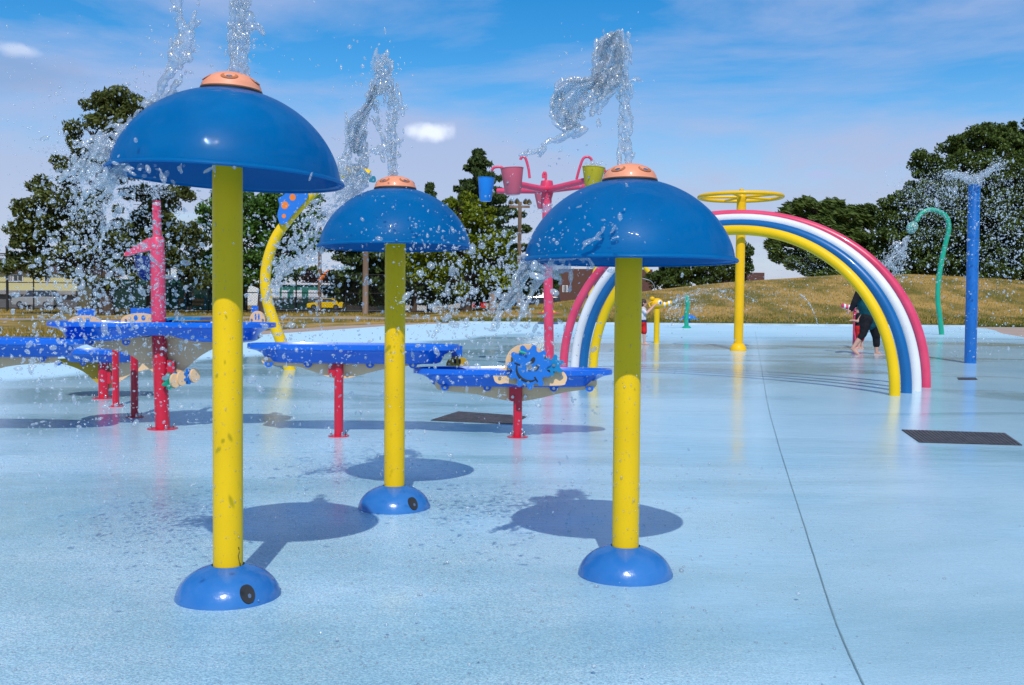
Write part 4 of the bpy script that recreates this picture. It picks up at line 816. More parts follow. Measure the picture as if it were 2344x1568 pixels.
def tree(name, label, Y, trunk_px, blobs, m, leaf=.2, dens=1.0, cr=.65, n=60, trunk_r=.22, group=None, droop=0., asp=1.6, dirs=None, cat='tree'):
    x0 = gxy(trunk_px, Y); z0 = gz(x0, Y); t = thing(name, label, cat, (x0, Y, z0), group=group); T = Vector((x0, Y, z0)); s = Y / F
    B = []
    for (x, y, rx, ry) in blobs: p = P(x, y, Y) - T; B.append((p, rx * s, ry * s))
    top = max(B, key=lambda b: b[0].z); b = MB()
    cen = sum((q[0] for q in B), Vector()) / len(B); pts = spline([Vector((0, 0, -.1)), Vector((.05, 0, top[0].z * .3)), Vector((cen.x * .4, .1, top[0].z * .6)), top[0]], 5)
    b.tube(pts, [trunk_r * (1.25 if i == 0 else 1) * (1 - .85 * i / len(pts)) for i in range(len(pts))], 12); tk = b.build('trunk', BARK, t)
    b = MB()
    for (p, rx, rz) in B:
        if rx < 0.3: continue
        j = min(len(pts) - 2, max(3, int(len(pts) * min(.85, max(.25, (p.z - rz) / max(top[0].z, .1)))))); a = pts[j]
        q = spline([a, a.lerp(p, .5) + Vector((random.uniform(-.2, .2), random.uniform(-.2, .2), .15 * rz)), p], 4); b.tube(q, [trunk_r * .42 * (1 - .8 * i / len(q)) for i in range(len(q))], 7)
        for _ in range(3): e = p + Vector((random.uniform(-.7, .7) * rx, random.uniform(-.6, .6) * rx, random.uniform(-.5, .7) * rz)); b.tube([q[5], q[5].lerp(e, .5) + Vector((0, 0, .1)), e], [trunk_r * .16, trunk_r * .1, trunk_r * .04], 5)
    b.build('limbs', BARK, t)
    cl = []
    for (p, rx, rz) in B:
        N_ = max(4, int(dens * (rx * rx * rz) / (cr ** 3) * 1.5 + 5)); N_ = min(N_, 110)
        for _ in range(N_):
            d = rng.normal(size=3); d /= np.linalg.norm(d); rr = rng.random() ** .38
            cl.append((p.x + d[0] * rr * rx, p.y + d[1] * rr * rx * .8, p.z + d[2] * rr * rz, cr * random.uniform(.45, 1.05)))
    leaves('crown', cl, n, leaf, m, t, droop, asp, dirs=dirs); return t
def spruce(name, label, Y, px, top, bot, halfw, m, group=None, leaf=.2, dens=1.):
    x0 = gxy(px, Y); z0 = gz(x0, Y); t = thing(name, label, 'tree', (x0, Y, z0), group=group); T = Vector((x0, Y, z0)); s = Y / F; zt = P(px, top, Y).z - z0; zb = max(.6, P(px, bot, Y).z - z0); W_ = halfw * s
    b = MB(); b.tube([(0, 0, -.1), (.03, 0, zt * .5), (0, 0, zt - .3)], [.2, .13, .03], 10); b.build('trunk', BARK, t); cl = []; b = MB(); z = zb
    while z < zt - .3:
        f = (zt - z) / (zt - zb); L_ = W_ * min(1, f * 1.7) ** 1.05; nb = max(4, int(9 * f + 3))
        for k_ in range(nb):
            a = random.uniform(0, 6.28); l = L_ * random.choice((.6, .8, .95, 1.05, 1.25)) * random.uniform(.85, 1.1); e = Vector((l * math.cos(a), l * math.sin(a), z + .12 * l - .1 * l * random.random())); b.tube([(0, 0, z), e * .5 + Vector((0, 0, z * .5 - .05)), e], [.04, .03, .01], 5)
            for q in range(max(2, int(l / .33 * dens))):
                u = (q + 1) / max(2, int(l / .33 * dens)); cl.append((e.x * u, e.y * u, z + (e.z - z) * u - .12 * u, .2 + .18 * (1 - u) + .08 * random.random()))
        z += random.uniform(.24, .40)
    b.build('limbs', BARK, t); leaves('crown', cl, 26, leaf, m, t, .7, 2.2); return t
tree('pine_tree', 'tall ragged dark pine standing behind the nearest mushroom at the far left', 50, 243, [(262, 236, 62, 34), (240, 275, 50, 34), (300, 250, 44, 30), (215, 335, 54, 30), (280, 335, 60, 40), (185, 350, 40, 24), (330, 245, 25, 14), (213, 300, 60, 34), (290, 300, 60, 40), (160, 385, 60, 32), (240, 380, 70, 45), (110, 440, 50, 30), (60, 475, 42, 26), (180, 470, 90, 45), (60, 560, 55, 40), (110, 530, 80, 40), (230, 540, 90, 50), (40, 610, 40, 22), (140, 600, 80, 40), (250, 620, 70, 34), (75, 520, 50, 30)], L_PINE, leaf=.17, dens=.8, cr=.6, n=80, trunk_r=.34, asp=2.2)
tree('pine_tree', 'dark pine with a lopsided crown, second tree from the left, beyond the pink mast', 53, 345, [(395, 445, 38, 22), (340, 470, 62, 40), (300, 520, 60, 40), (380, 530, 60, 44), (320, 590, 70, 40), (410, 600, 55, 36), (440, 635, 40, 22), (430, 540, 36, 40)], L_PINE, leaf=.17, dens=.9, cr=.6, n=80, trunk_r=.26, asp=2.2)
tree('maple_tree', 'leafy bright green maple filling the gap right of the nearest yellow pole', 56, 600, [(480, 480, 58, 36), (560, 480, 66, 42), (640, 470, 70, 38), (700, 470, 36, 28), (490, 560, 60, 60), (570, 560, 70, 60), (650, 540, 60, 56), (690, 545, 42, 40), (620, 610, 66, 40), (540, 630, 60, 36), (460, 620, 44, 36), (720, 560, 20, 26)], L_DARK, leaf=.22, dens=.95, cr=.75, n=62, trunk_r=.3)
spruce('spruce_tree', 'drooping dark spruce seen below the middle mushroom, left of its yellow pole', 60, 835, 440, 688, 76, L_SPR, leaf=.22)
tree('pine_tree', 'dark pine just right of the middle yellow pole', 62, 945, [(905, 560, 45, 40), (955, 600, 50, 44), (930, 640, 60, 34), (985, 560, 40, 30), (880, 620, 40, 50)], L_SPR, leaf=.2, dens=1., cr=.6, n=70, trunk_r=.24)
spruce('spruce_tree', 'slim far spruce tip peeking over the right shoulder of the middle mushroom', 78, 982, 412, 690, 60, L_SPR)
spruce('spruce_tree', 'tallest pointed spruce, standing left of the blue bucket', 66, 1093, 336, 680, 125, L_SPR, leaf=.24, dens=1.1)
tree('chestnut_tree', 'rounded yellow green tree with a dark trunk between the two shorter mushrooms', 55, 1066, [(1050, 478, 46, 30), (1085, 500, 60, 36), (1020, 525, 54, 40), (1110, 550, 64, 40), (985, 580, 44, 36), (1050, 580, 80, 50), (1150, 590, 38, 44), (1000, 630, 60, 30), (1085, 635, 80, 30), (1150, 640, 40, 26), (955, 610, 30, 30)], L_YEL, leaf=.2, dens=1.0, cr=.62, n=66, trunk_r=.34)
tree('small_tree', 'small dark tree between the pink mast and the brick building', 85, 1232, [(1235, 640, 30, 25), (1210, 655, 30, 25), (1262, 640, 20, 30)], L_DARK, leaf=.25, n=50, cr=.7, trunk_r=.15)
tree('small_tree', 'low purple leaved tree over the green garage roof', 100, 722, [(715, 640, 34, 18), (745, 642, 26, 14)], L_RED, leaf=.3, n=50, cr=.8, trunk_r=.15)
tree('small_tree', 'far bright green treetop right of the thin wooden pole', 105, 800, [(800, 640, 34, 20), (770, 650, 26, 14), (830, 636, 26, 16)], L_GRN, leaf=.3, n=50, cr=.8, trunk_r=.15)
tree('small_tree', 'far olive treetop left of the thin wooden pole', 110, 715, [(712, 622, 26, 14), (690, 630, 20, 12)], L_WIL, leaf=.3, n=50, cr=.8, trunk_r=.15)
tree('bushy_tree', 'dark bushy tree behind the rim of the right mushroom, left end of the hill', 82, 1560, [(1510, 625, 44, 26), (1560, 610, 56, 40), (1545, 640, 50, 22), (1605, 615, 40, 38)], L_OAK, leaf=.24, dens=1.1, cr=.75, n=70, trunk_r=.25, group=None)
tree('bushy_tree', 'grey green tree between the golden post and the mushroom rim', 84, 1650, [(1640, 605, 44, 36), (1670, 618, 40, 24), (1620, 630, 40, 20)], L_WIL, leaf=.24, dens=1.1, cr=.75, n=70, trunk_r=.25)
tree('bushy_tree', 'narrow dark tree just right of the golden post', 84, 1705, [(1706, 585, 16, 24), (1702, 615, 20, 26)], L_OAK, leaf=.22, dens=1.2, cr=.6, n=60, trunk_r=.15)
tree('willow_tree', 'windblown feathery tree leaning behind the rainbow arch', 76, 1890, [(1800, 500, 34, 20), (1850, 482, 46, 22), (1900, 478, 40, 16), (1915, 505, 66, 34), (1975, 490, 48, 26), (1830, 535, 62, 36), (1905, 560, 90, 50), (1795, 585, 26, 16), (1850, 592, 56, 26), (1960, 580, 74, 56), (1900, 625, 70, 26), (1780, 560, 24, 14), (1990, 620, 60, 30)], L_WIL, leaf=.26, dens=1.0, cr=.65, n=70, trunk_r=.3, asp=3., dirs=(-1, 0, .45))
tree('broad_tree', 'dark broad tree with stepped crown left of the snake fountain head', 72, 2080, [(2040, 470, 34, 24), (2098, 435, 44, 28), (2025, 520, 30, 34), (2080, 490, 66, 48), (2060, 560, 70, 60), (2130, 510, 70, 66), (2110, 590, 80, 50), (2040, 610, 60, 40)], L_OAK, leaf=.22, dens=1.15, cr=.65, n=70, trunk_r=.35, cat='tree')
tree('broad_tree', 'huge dark broadleaf tree rising behind the tall blue spray post', 74, 2220, [(2150, 385, 54, 28), (2112, 366, 30, 16), (2195, 340, 54, 36), (2250, 312, 50, 28), (2180, 430, 90, 60), (2260, 390, 80, 70), (2200, 520, 110, 70), (2280, 500, 90, 80), (2230, 600, 120, 50), (2130, 450, 60, 50)], L_OAK, leaf=.22, dens=1.15, cr=.7, n=74, trunk_r=.45)
tree('broad_tree', 'huge dark broadleaf tree cut by the right edge of the photo', 76, 2370, [(2305, 300, 44, 26), (2355, 300, 60, 34), (2420, 310, 60, 40), (2330, 370, 80, 66), (2400, 420, 90, 80), (2350, 510, 100, 90), (2430, 560, 90, 80), (2320, 610, 90, 50)], L_OAK, leaf=.22, dens=1.1, cr=.7, n=74, trunk_r=.45)
# tufts along the pad and hill foot
GT = mat('grass_blades', (.44, .28, .08, 1), rough=.9, col2=(.13, .14, .025, 1), scale=.4, sat_island=True, spec=.1)
def blades(name, n, sampler, hmin, hmax, wd, m):
    xy = sampler(n); z = np.array([gz(a, b_) for a, b_ in xy]); a = rng.random(n) * 6.28; h = hmin + (hmax - hmin) * rng.random(n); l = rng.normal(size=(n, 2)) * .35 * h[:, None]
    p0 = np.stack([xy[:, 0] - wd * np.cos(a), xy[:, 1] - wd * np.sin(a), z], 1); p1 = np.stack([xy[:, 0] + wd * np.cos(a), xy[:, 1] + wd * np.sin(a), z], 1); p2 = np.stack([xy[:, 0] + l[:, 0], xy[:, 1] + l[:, 1], z + h], 1)
    V_ = np.stack([p0, p1, p2], 1).reshape(-1, 3); me = bpy.data.meshes.new(name); me.vertices.add(3 * n); me.vertices.foreach_set('co', V_.astype(np.float32).ravel()); me.loops.add(3 * n); me.loops.foreach_set('vertex_index', np.arange(3 * n, dtype=np.int32))
    me.polygons.add(n); me.polygons.foreach_set('loop_start', np.arange(0, 3 * n, 3, dtype=np.int32)); me.polygons.foreach_set('loop_total', np.full(n, 3, dtype=np.int32)); me.materials.append(m); me.update(calc_edges=True)
    o = bpy.data.objects.new(name, me); COL.objects.link(o); return tag(o, kind='stuff')
def samp(n):
    y = 41.8 + rng.random(n * 3) ** 1.2 * 19; x = (rng.random(n * 3) - .5) * 1.06 * y + 0; 
    ok = ~((y > 44.5) & (y < 51) & (x < 3)); return np.stack([x[ok], y[ok]], 1)[:n]
g = blades('grass', 60000, samp, .04, .13, .012, GT); tag(g, 'dry yellow and green grass on the bank behind the pad', 'grass')
def samp2(n):
    y = 18 + rng.random(n * 3) * 16; xl = np.interp(y, [p[0] for p in PADL], [p[1] for p in PADL]) - 1.7; x = xl - rng.random(n * 3) * 7; return np.stack([x, y], 1)[:n]
def samp3(n):
    y = 41.4 + rng.random(n) ** 2 * 4.5; x = -3 + rng.random(n) * 32; return np.stack([x, y], 1)
g = blades('grass', 26000, samp3, .05, .13, .014, mat('green_grass_blades', (.14, .17, .035, 1), rough=.9, col2=(.045, .075, .012, 1), scale=.4, sat_island=True, spec=.1)); tag(g, 'greener strip of grass along the foot of the bank', 'grass')
g = blades('grass', 20000, samp2, .05, .16, .01, GT); tag(g, 'patchy green grass beside the concrete left of the pad', 'grass')

# ------------------------------------------------------------------ fences
FENCE = mat('black_fence_metal', (.012, .013, .015, 1), rough=.6)
SCREEN = bpy.data.materials.new('green_windscreen'); SCREEN.use_nodes = True; nt = SCREEN.node_tree; p = nt.nodes['Principled BSDF']; p.inputs['Base Color'].default_value = (.008, .035, .03, 1); p.inputs['Roughness'].default_value = .9
no = N(nt, 'ShaderNodeTexNoise'); no.inputs['Scale'].default_value = 3; tc = N(nt, 'ShaderNodeTexCoord'); nt.links.new(tc.outputs['Object'], no.inputs['Vector']); mr_ = N(nt, 'ShaderNodeMapRange'); mr_.inputs[3].default_value = .55; mr_.inputs[4].default_value = .8; nt.links.new(no.outputs[0], mr_.inputs[0]); nt.links.new(mr_.outputs[0], p.inputs['Alpha'])
def fence(px0, px1, Y0, Y1, h, label, step=2.6, rails=(0.02, .5, 1.), screen=None, sp=.16):
    a = Vector((gxy(px0, Y0), Y0, 0)); d = Vector((gxy(px1, Y1), Y1, 0)); zf = .8; t = thing('chain_link_fence', label, 'fence', (a.x, a.y, zf)); L_ = (d - a).length; u = (d - a) / L_; M = Matrix.Translation((0, 0, 0)) @ Matrix.Rotation(math.atan2(u.y, u.x), 4, 'Z')
    n = max(1, round(L_ / step))
    for i in range(n + 1):
        b = MB(); x = L_ * i / n; b.tube([M @ Vector((x, 0, -.05)), M @ Vector((x, 0, h + .06))], .04, 8); b.ball(M @ Vector((x, 0, h + .06)), .048, 8); b.build('post', FENCE, t)
    b = MB()
    for r in rails: b.tube([M @ Vector((0, -.01, h * r + .02)), M @ Vector((L_, -.01, h * r + .02))], .025, 6)
    b.build('rails', FENCE, t)
    b = MB(); k = -h
    while k < L_:
        for sgn in (0, 1):
            x0, z0, x1, z1 = k, 0., k + h, h
            if x0 < 0: z0 = -x0; x0 = 0
            if x1 > L_: z1 = h - (x1 - L_); x1 = L_
            if sgn: z0, z1 = h - z0, h - z1
            wdt = .006; o = len(b.v); b.add([M @ Vector((x0 - wdt, .004 * sgn, z0)), M @ Vector((x0 + wdt, .004 * sgn, z0)), M @ Vector((x1 + wdt, .004 * sgn, z1)), M @ Vector((x1 - wdt, .004 * sgn, z1)), M @ Vector((x0, .01, z0)), M @ Vector((x1, .01, z1))], [(0, 1, 2, 3), (1, 4, 5, 2), (4, 0, 3, 5)])
        k += sp
    b.build('wire_mesh', FENCE, t, smooth=0)
    if screen:
        b = MB(); b.box((0, .03, .05), (L_, .036, screen), M=M); b.build('windscreen', SCREEN, t, smooth=0)
fence(-60, 212, 57, 58, 3.0, 'black chain link fence at the far left in front of the cream house', sp=.14)
fence(212, 565, 58, 58.5, 2.6, 'black fence section behind the two left pines', screen=1.6, step=2.0)
fence(565, 905, 58.5, 58, 2.1, 'open black chain link fence in front of the yellow car')
fence(600, 900, 84.5, 84.5, 1.0, 'low dark green screened fence beyond the yellow car', screen=.95, step=3.)
fence(905, 1142, 58, 58, 1.75, 'black fence behind the yellow green tree', step=3.0)
b = MB()
t = thing('gate_post', 'very tall black end post of the left chain link fence', 'fence post', (gxy(17, 56), 56, .7)); b.tube([(0, 0, 0), (0, 0, 3.5)], .07, 12); b.ball((0, 0, 3.5), .09, 12); b.build('post', FENCE, t); b = MB(); b.tube([(-2.2, 0, 3.15), (0, 0, 3.15)], .03, 8); b.build('top_rail', FENCE, t)

# ------------------------------------------------------------------ poles
WOOD = mat('weathered_pole', (.27, .19, .14, 1), rough=.95, var=.25, scale=3, bump=.4, stretch=(1, 1, .1), spec=.1)
def upole(px, Y, py0, r, label, lamps=False, flag=False):
    x = gxy(px, Y); z0 = gz(x, Y); t = thing('utility_pole', label, 'utility pole', (x, Y, z0)); zt = P(px, py0, Y).z - z0
    b = MB(); b.tube([(0, 0, 0), (.02, 0, zt)], [r, r * .8], 14); b.build('shaft', WOOD, t)
    if lamps:
        b = MB(); b.box((-.6, -.06, zt - .35), (.6, .06, zt - .22)); b.build('crossarm', WOOD, t)
        for s_ in (-.5, -.15, .35, .55): b = MB(); b.lathe([(.05, .12), (.16, -.1), (.17, -.16), (0, -.13)], 14, Matrix.Translation((s_, -.1, zt + .1 - .1 * abs(s_))) @ Matrix.Rotation(R(50), 4, 'X')); b.build('floodlight', STEEL, t)
    if flag:
        p = P(745, 632, Y) - Vector((x, Y, z0)); b = MB(); b.tube(spline([(0, 0, p.z - .3), (.25, 0, p.z), (.6, .0, p.z + .35)], 5), [.14, .14, .13, .13, .12, .12, .11, .11, .1, .1, .07], 10); b.build('orange_windsock', ORD, t)
upole(836, 54, 500, .17, 'thick wooden utility pole left of the middle yellow pole'); upole(731, 62, 520, .12, 'thin wooden pole flying an orange windsock near the yellow car', flag=True); upole(1187, 60, 462, .13, 'wooden floodlight pole right of the tallest spruce', lamps=True)
upole(1134 - 8, 54, 672, .22, 'short broken wooden stump beside the yellow green tree')
LAMP = STEEL
for px, py, Y, lab in ((1497, 690, 80, 'slim street lamp with curved arm in front of the brick building'),):
    x = gxy(px, Y); z0 = gz(x, Y); t = thing('street_lamp', lab, 'street lamp', (x, Y, z0)); zt = P(px, 642, Y).z - z0; b = MB(); b.tube(spline([(0, 0, 0), (0, 0, zt - .5), (-.3, 0, zt - .05), (-1.0, 0, zt + .15)], 6), .05, 10); b.build('shaft', STEEL, t); b = MB(); b.ball((-1.1, 0, zt + .13), (.22, .09, .06), 12); b.build('lamp_head', STEEL, t)

# ------------------------------------------------------------------ buildings
CRW = mat('cream_siding', (.62, .56, .28, 1), rough=.8, var=.06, scale=2, stretch=(.2, .2, 14)); GRW = mat('green_wall', (.02, .16, .12, 1), rough=.7, var=.1, scale=2); GREY = mat('grey_roof', (.3, .3, .31, 1), rough=.9, var=.15, scale=3); WHT = mat('white_trim', (.7, .7, .72, 1), rough=.6, var=.05)
GLS = mat('window_glass', (.03, .04, .05, 1), rough=.08, spec=.8); BRN = mat('brown_brick', (.12, .055, .045, 1), rough=.9, var=.2, scale=6, stretch=(1, 1, 4)); BRK = mat('red_brick', (.33, .13, .09, 1), rough=.9, var=.2, scale=6, stretch=(1, 1, 4)); SIGNR = mat('red_sign', (.6, .02, .02, 1), rough=.5); SIGNO = mat('orange_sign', (.8, .28, .01, 1), rough=.5); LGRY = mat('light_wall', (.5, .5, .5, 1), rough=.8)
def building(name, label, Y, px0, px1, pyt, m, depth=8, roof=None, roofm=None, wins=(), doors=(), base=.8, trim=True, winm=None):
    x0, x1 = gxy(px0, Y), gxy(px1, Y); zt = P((px0 + px1) / 2, pyt, Y).z; t = thing(name, label, 'building', (x0, Y, base)); W_ = x1 - x0; h = zt - base
    b = MB(); b.box((0, 0, -.3), (W_, depth, h)); b.build('wall', m, t, smooth=0)
    if roof:
        rz = P((px0 + px1) / 2, roof, Y).z - base; b = MB(); o = .35
        b.add([(-o, -o, h), (W_ + o, -o, h), (W_ + o, depth + o, h), (-o, depth + o, h), (1.2, depth / 2, rz), (W_ - 1.2, depth / 2, rz)], [(0, 1, 5, 4), (1, 2, 5), (2, 3, 4, 5), (3, 0, 4), (3, 2, 1, 0)]); b.build('roof', roofm or GREY, t, smooth=0)
    elif trim: b = MB(); b.box((-.15, -.15, h), (W_ + .15, depth + .15, h + .16)); b.build('roof_edge', WHT, t, smooth=0)
    for (a, d, y0, y1) in wins:
        wx0, wx1 = gxy(a, Y) - x0, gxy(d, Y) - x0; z1, z0 = P((a + d) / 2, y0, Y).z - base, P((a + d) / 2, y1, Y).z - base
        b = MB(); b.box((wx0 - .08, -.06, z0 - .08), (wx1 + .08, -.002, z1 + .08)); f = b.build('window', WHT, t, smooth=0); b = MB(); b.box((wx0, -.075, z0), (wx1, -.062, z1)); b.build('pane', winm or GLS, f, smooth=0); b = MB(); b.box(((wx0 + wx1) / 2 - .03, -.09, z0), ((wx0 + wx1) / 2 + .03, -.076, z1)); b.build('mullion', WHT, f, smooth=0)
    for (a, d, y0, y1) in doors:
        wx0, wx1 = gxy(a, Y) - x0, gxy(d, Y) - x0; z1, z0 = P((a + d) / 2, y0, Y).z - base, max(.0, P((a + d) / 2, y1, Y).z - base); b = MB(); 
        nn = 4
        for q in range(nn): b.box((wx0, -.08, z0 + (z1 - z0) * (q + .03) / nn), (wx1, -.003, z0 + (z1 - z0) * (q + .97) / nn))
        b.build('garage_door', WHT, t, smooth=0)
    return t, W_, h
hs_, hw_, hh_ = building('house', 'cream two storey house with dark hip roof, far left behind the pine', 92, -120, 176, 624, CRW, 10, roof=586, roofm=mat('dark_roof', (.07, .05, .05, 1), rough=.9), wins=[(22, 28, 632, 643), (33, 52, 630, 643), (104, 114, 631, 644), (-60, -40, 630, 643), (8, 28, 668, 684), (40, 56, 668, 684)])
b = MB(); b.box((-.05, -.12, -.2), (hw_ + .05, -.004, 1.15)); b.build('grey_lower_wall', mat('grey_lower_wall', (.13, .13, .14, 1), rough=.9, scale=3), hs_, smooth=0)
b = MB(); b.box((-.1, -.5, 1.15), (hw_ + .1, -.004, 1.5)); b.build('porch_roof', GREY, hs_, smooth=0)
t, W_, h = building('shop_building', 'long low green building behind the fence, left of the nearest yellow pole', 88, 250, 500, 640, GRW, 9, roof=None)
b = MB(); gx0, gx1 = gxy(452, 87) - gxy(250, 88), gxy(540, 87) - gxy(250, 88); gz0, gz1 = P(480, 636, 87).z - .8, P(470, 606, 87).z - .8
b.prism([(gx0, gz0), (gx1, gz0), (gx1, gz0 + .3), (gx0 + 1.0, gz1), (gx0 - .2, gz1)], .3, Matrix.Translation((0, -1, 0))); b.build('white_gable', WHT, t, smooth=0)
building('garage_building', 'green building with white garage doors behind the yellow car', 86, 640, 752, 652, GRW, 8, doors=[(645, 658, 664, 692), (672, 691, 664, 692), (706, 728, 664, 692), (732, 749, 664, 692)])
building('house', 'small brick bungalow with pale grey roof right of the green garage', 88, 752, 862, 668, BRK, 8, roof=646, wins=[(768, 780, 674, 688), (790, 800, 674, 688)])
t, W_, h = building('shop_building', 'dark shop with orange sign boards left of the middle yellow pole', 94, 820, 905, 672, mat('dark_wall', (.06, .06, .07, 1), rough=.8), 6, wins=[(850, 880, 695, 704)])
b = MB(); x_ = gxy(826, 94) - gxy(820, 94); b.box((x_, -.2, P(830, 694, 94).z - .8), (gxy(862, 94) - gxy(820, 94), -.05, P(830, 682, 94).z - .8)); b.build('sign_board', SIGNO, t, smooth=0)
t, W_, h = building('shop_building', 'green shop with red sign panels behind the yellow green tree', 92, 900, 1200, 668, LGRY, 8, wins=[(1000, 1016, 684, 700), (1040, 1060, 676, 688)], roof=None)
b = MB(); b.box((gxy(1038, 92) - gxy(900, 92), -.1, h - .9), (gxy(1140, 92) - gxy(900, 92), -.003, h - .01)); b.build('green_fascia', GRW, t, smooth=0)
for a, d in ((1072, 1080), (1082, 1090), (1100, 1112), (1160, 1174), (1184, 1198)):
    b = MB(); b.box((gxy(a, 92) - gxy(900, 92), -.2, h - 1.6), (gxy(d, 92) - gxy(900, 92), -.11, h - .6)); b.build('sign_panel', SIGNR, t, smooth=0)
building('brick_building', 'large plain brown brick building behind the left leg of the rainbow arch', 110, 1279, 1492, 616, BRN, 20, trim=False, wins=[(1288, 1292, 655, 667), (1293, 1297, 655, 667), (1440, 1444, 655, 664)])
building('brick_building', 'square brown brick tower block at the sky gap right of the golden post', 112, 1690, 1748, 624, BRN, 10, trim=False, base=1.)
# playground frame
PB = mat('playground_blue', (.02, .2, .45, 1), rough=.5); t = thing('play_shelter', 'blue post shelter with orange rails behind the black fence', 'play shelter', (gxy(400, 64), 64, .8))
for px in (404, 424, 470, 486):
    b = MB(); x_ = gxy(px, 64) - gxy(400, 64); b.tube([(x_, 0, 0), (x_, 0, 2.0)], .08, 10); b.build('post', PB, t)
b = MB()
for z_ in (.35, .6): b.box((gxy(408, 64) - gxy(400, 64), -.02, z_), (gxy(470, 64) - gxy(400, 64), .02, z_ + .08))
b.build('rails', ORD, t, smooth=0)
b = MB(); b.box((-.3, -1, 2.0), (gxy(495, 64) - gxy(400, 64), 1, 2.12)); b.build('roof', GREY, t, smooth=0)
x_ = gxy(433, 62); t = thing('person', 'far figure in dark clothes standing by the blue shelter', 'person', (x_, 62, .8)); b = MB()
limb(b, [Vector((.1, 0, .08)), Vector((.09, 0, .45)), Vector((.06, 0, .85))], [.05, .06, .09]); limb(b, [Vector((-.1, 0, .08)), Vector((-.09, 0, .45)), Vector((-.06, 0, .85))], [.05, .06, .09]); limb(b, [Vector((0, 0, .9)), Vector((0, 0, 1.35))], [.15, .16]); limb(b, [Vector((0, 0, 1.4)), Vector((0, 0, 1.5))], [.06, .05])
for s_ in (-1, 1): limb(b, [Vector((.18 * s_, 0, 1.35)), Vector((.24 * s_, -.03, 1.08)), Vector((.22 * s_, -.1, .85))], [.06, .045, .035]); foot(b, (.1 * s_, 0, .08), (0, -1, 0)); hand(b, (.22 * s_, -.1, .85), (0, -.2, -1), (0, -1, 0))
head(b, t, (0, -.02, 1.6), (0, -1, 0)); bd = fuse(b, 'body', SKIN, t, .02, 1); face(t, (0, -.02, 1.6), (0, -1, 0), 1, bd); b = MB(); limb(b, [Vector((0, 0, .85)), Vector((0, 0, 1.37))], [.18, .19]); 
for s_ in (-1, 1): limb(b, [Vector((.18 * s_, 0, 1.35)), Vector((.24 * s_, -.03, 1.1))], [.08, .065]); limb(b, [Vector((.09 * s_, 0, .3)), Vector((.06 * s_, 0, .85))], [.08, .11])
fuse(b, 'dark_clothes', CBLK, bd, .02, 1)

# ------------------------------------------------------------------ parked cars
def car(name, label, px, Y, L_, paint, kind='coupe', rz=0, zf=.82):
    t = thing(name, label, 'car', (gxy(px, Y), Y, zf), rz); h = {'coupe': 1.38, 'suv': 1.75, 'sedan': 1.45}[kind]; a = L_ / 2
    if kind == 'coupe': side = [(-a, .35), (-a, .62), (-a * .93, .78), (-a * .45, .9), (a * .62, .98), (a * .97, .95), (a, .6), (a * .98, .35)]; cab = [(-a * .42, .88), (-a * .1, h), (a * .3, h), (a * .72, .97)]
    elif kind == 'suv': side = [(-a, .4), (-a, .85), (-a * .9, 1.0), (-a * .5, 1.08), (a * .98, 1.1), (a, .7), (a * .98, .4)]; cab = [(-a * .48, 1.06), (-a * .22, h), (a * .8, h), (a * .95, 1.09)]
    else: side = [(-a, .35), (-a, .7), (-a * .9, .86), (-a * .5, .92), (a * .7, .96), (a * .97, .92), (a, .6), (a * .98, .35)]; cab = [(-a * .48, .9), (-a * .18, h), (a * .35, h), (a * .68, .95)]
    b = MB(); wd = 1.78; sp = spline([Vector((x, 0, z)) for x, z in side], 4); o2 = [(v.x, v.z) for v in sp]
    b.prism(o2 + [(a * .98, .25), (-a * .98, .25)], wd); bo = b.build('body', paint, t, smooth=40); md = bo.modifiers.new('round', 'BEVEL'); md.width = .07; md.segments = 3; md.limit_method = 'ANGLE'
    b = MB(); n = len(cab); v1 = [Vector((x, (-.86 if z < h * .8 else -.64), z)) for x, z in cab]; v2 = [Vector((v.x, -v.y, v.z)) for v in v1]; b.add(v1 + v2, [(0, 1, 2, 3), (7, 6, 5, 4), (0, 4, 5, 1), (1, 5, 6, 2), (2, 6, 7, 3), (3, 7, 4, 0)]); cb = b.build('cabin', GLS, t, smooth=0)
    b = MB(); r1, r2 = cab[1], cab[2]; b.box((r1[0] - .04, -.66, h - .03), (r2[0] + .04, .66, h + .03)); rf = b.build('roof', paint, t, smooth=0)
    for s_ in (-1, 1):
        for (p0, p1) in ((cab[0], cab[1]), (cab[3], cab[2])): b = MB(); b.tube([(p0[0], s_ * .87, p0[1]), (p1[0], s_ * .65, p1[1])], .045, 6); b.build('pillar', paint, t)
        for x in (-a * .62, a * .62):
            b = MB(); mm = Matrix.Translation((x, s_ * .8, .32)) @ Matrix.Rotation(math.pi / 2, 4, 'X'); b.lathe([(0, -.1), (.33, -.1), (.34, 0), (.33, .1), (0, .1)], 24, mm); wh = b.build('wheel', BLACK, t); b = MB(); b.lathe([(0, -.115), (.2, -.115), (.2, .115), (0, .115)], 12, mm); b.build('rim', STEEL, wh)
        b = MB(); b.box((-a - .01, s_ * .6 - .16, .62), (-a + .12, s_ * .6 + .16, .72)); b.build('headlight', WHT, t); b = MB(); b.box((a - .1, s_ * .62 - .16, .72), (a + .012, s_ * .62 + .16, .84)); b.build('tail_light', SIGNR, t)
    return t
CY_ = mat('yellow_car_paint', (.8, .5, .0, 1), rough=.25, coat=.6, var=.03); CS_ = mat('silver_car_paint', (.45, .44, .42, 1), rough=.3, metal=.4, coat=.5, var=.03); CK_ = mat('black_car_paint', (.015, .02, .035, 1), rough=.2, coat=.6, var=.03); CR_ = mat('red_truck_paint', (.55, .02, .02, 1), rough=.3, coat=.5, var=.03)
car('parked_car', 'yellow coupe parked behind the open chain link fence', 746, 82, 4.3, CY_, 'coupe').scale = (.66, .66, .66)
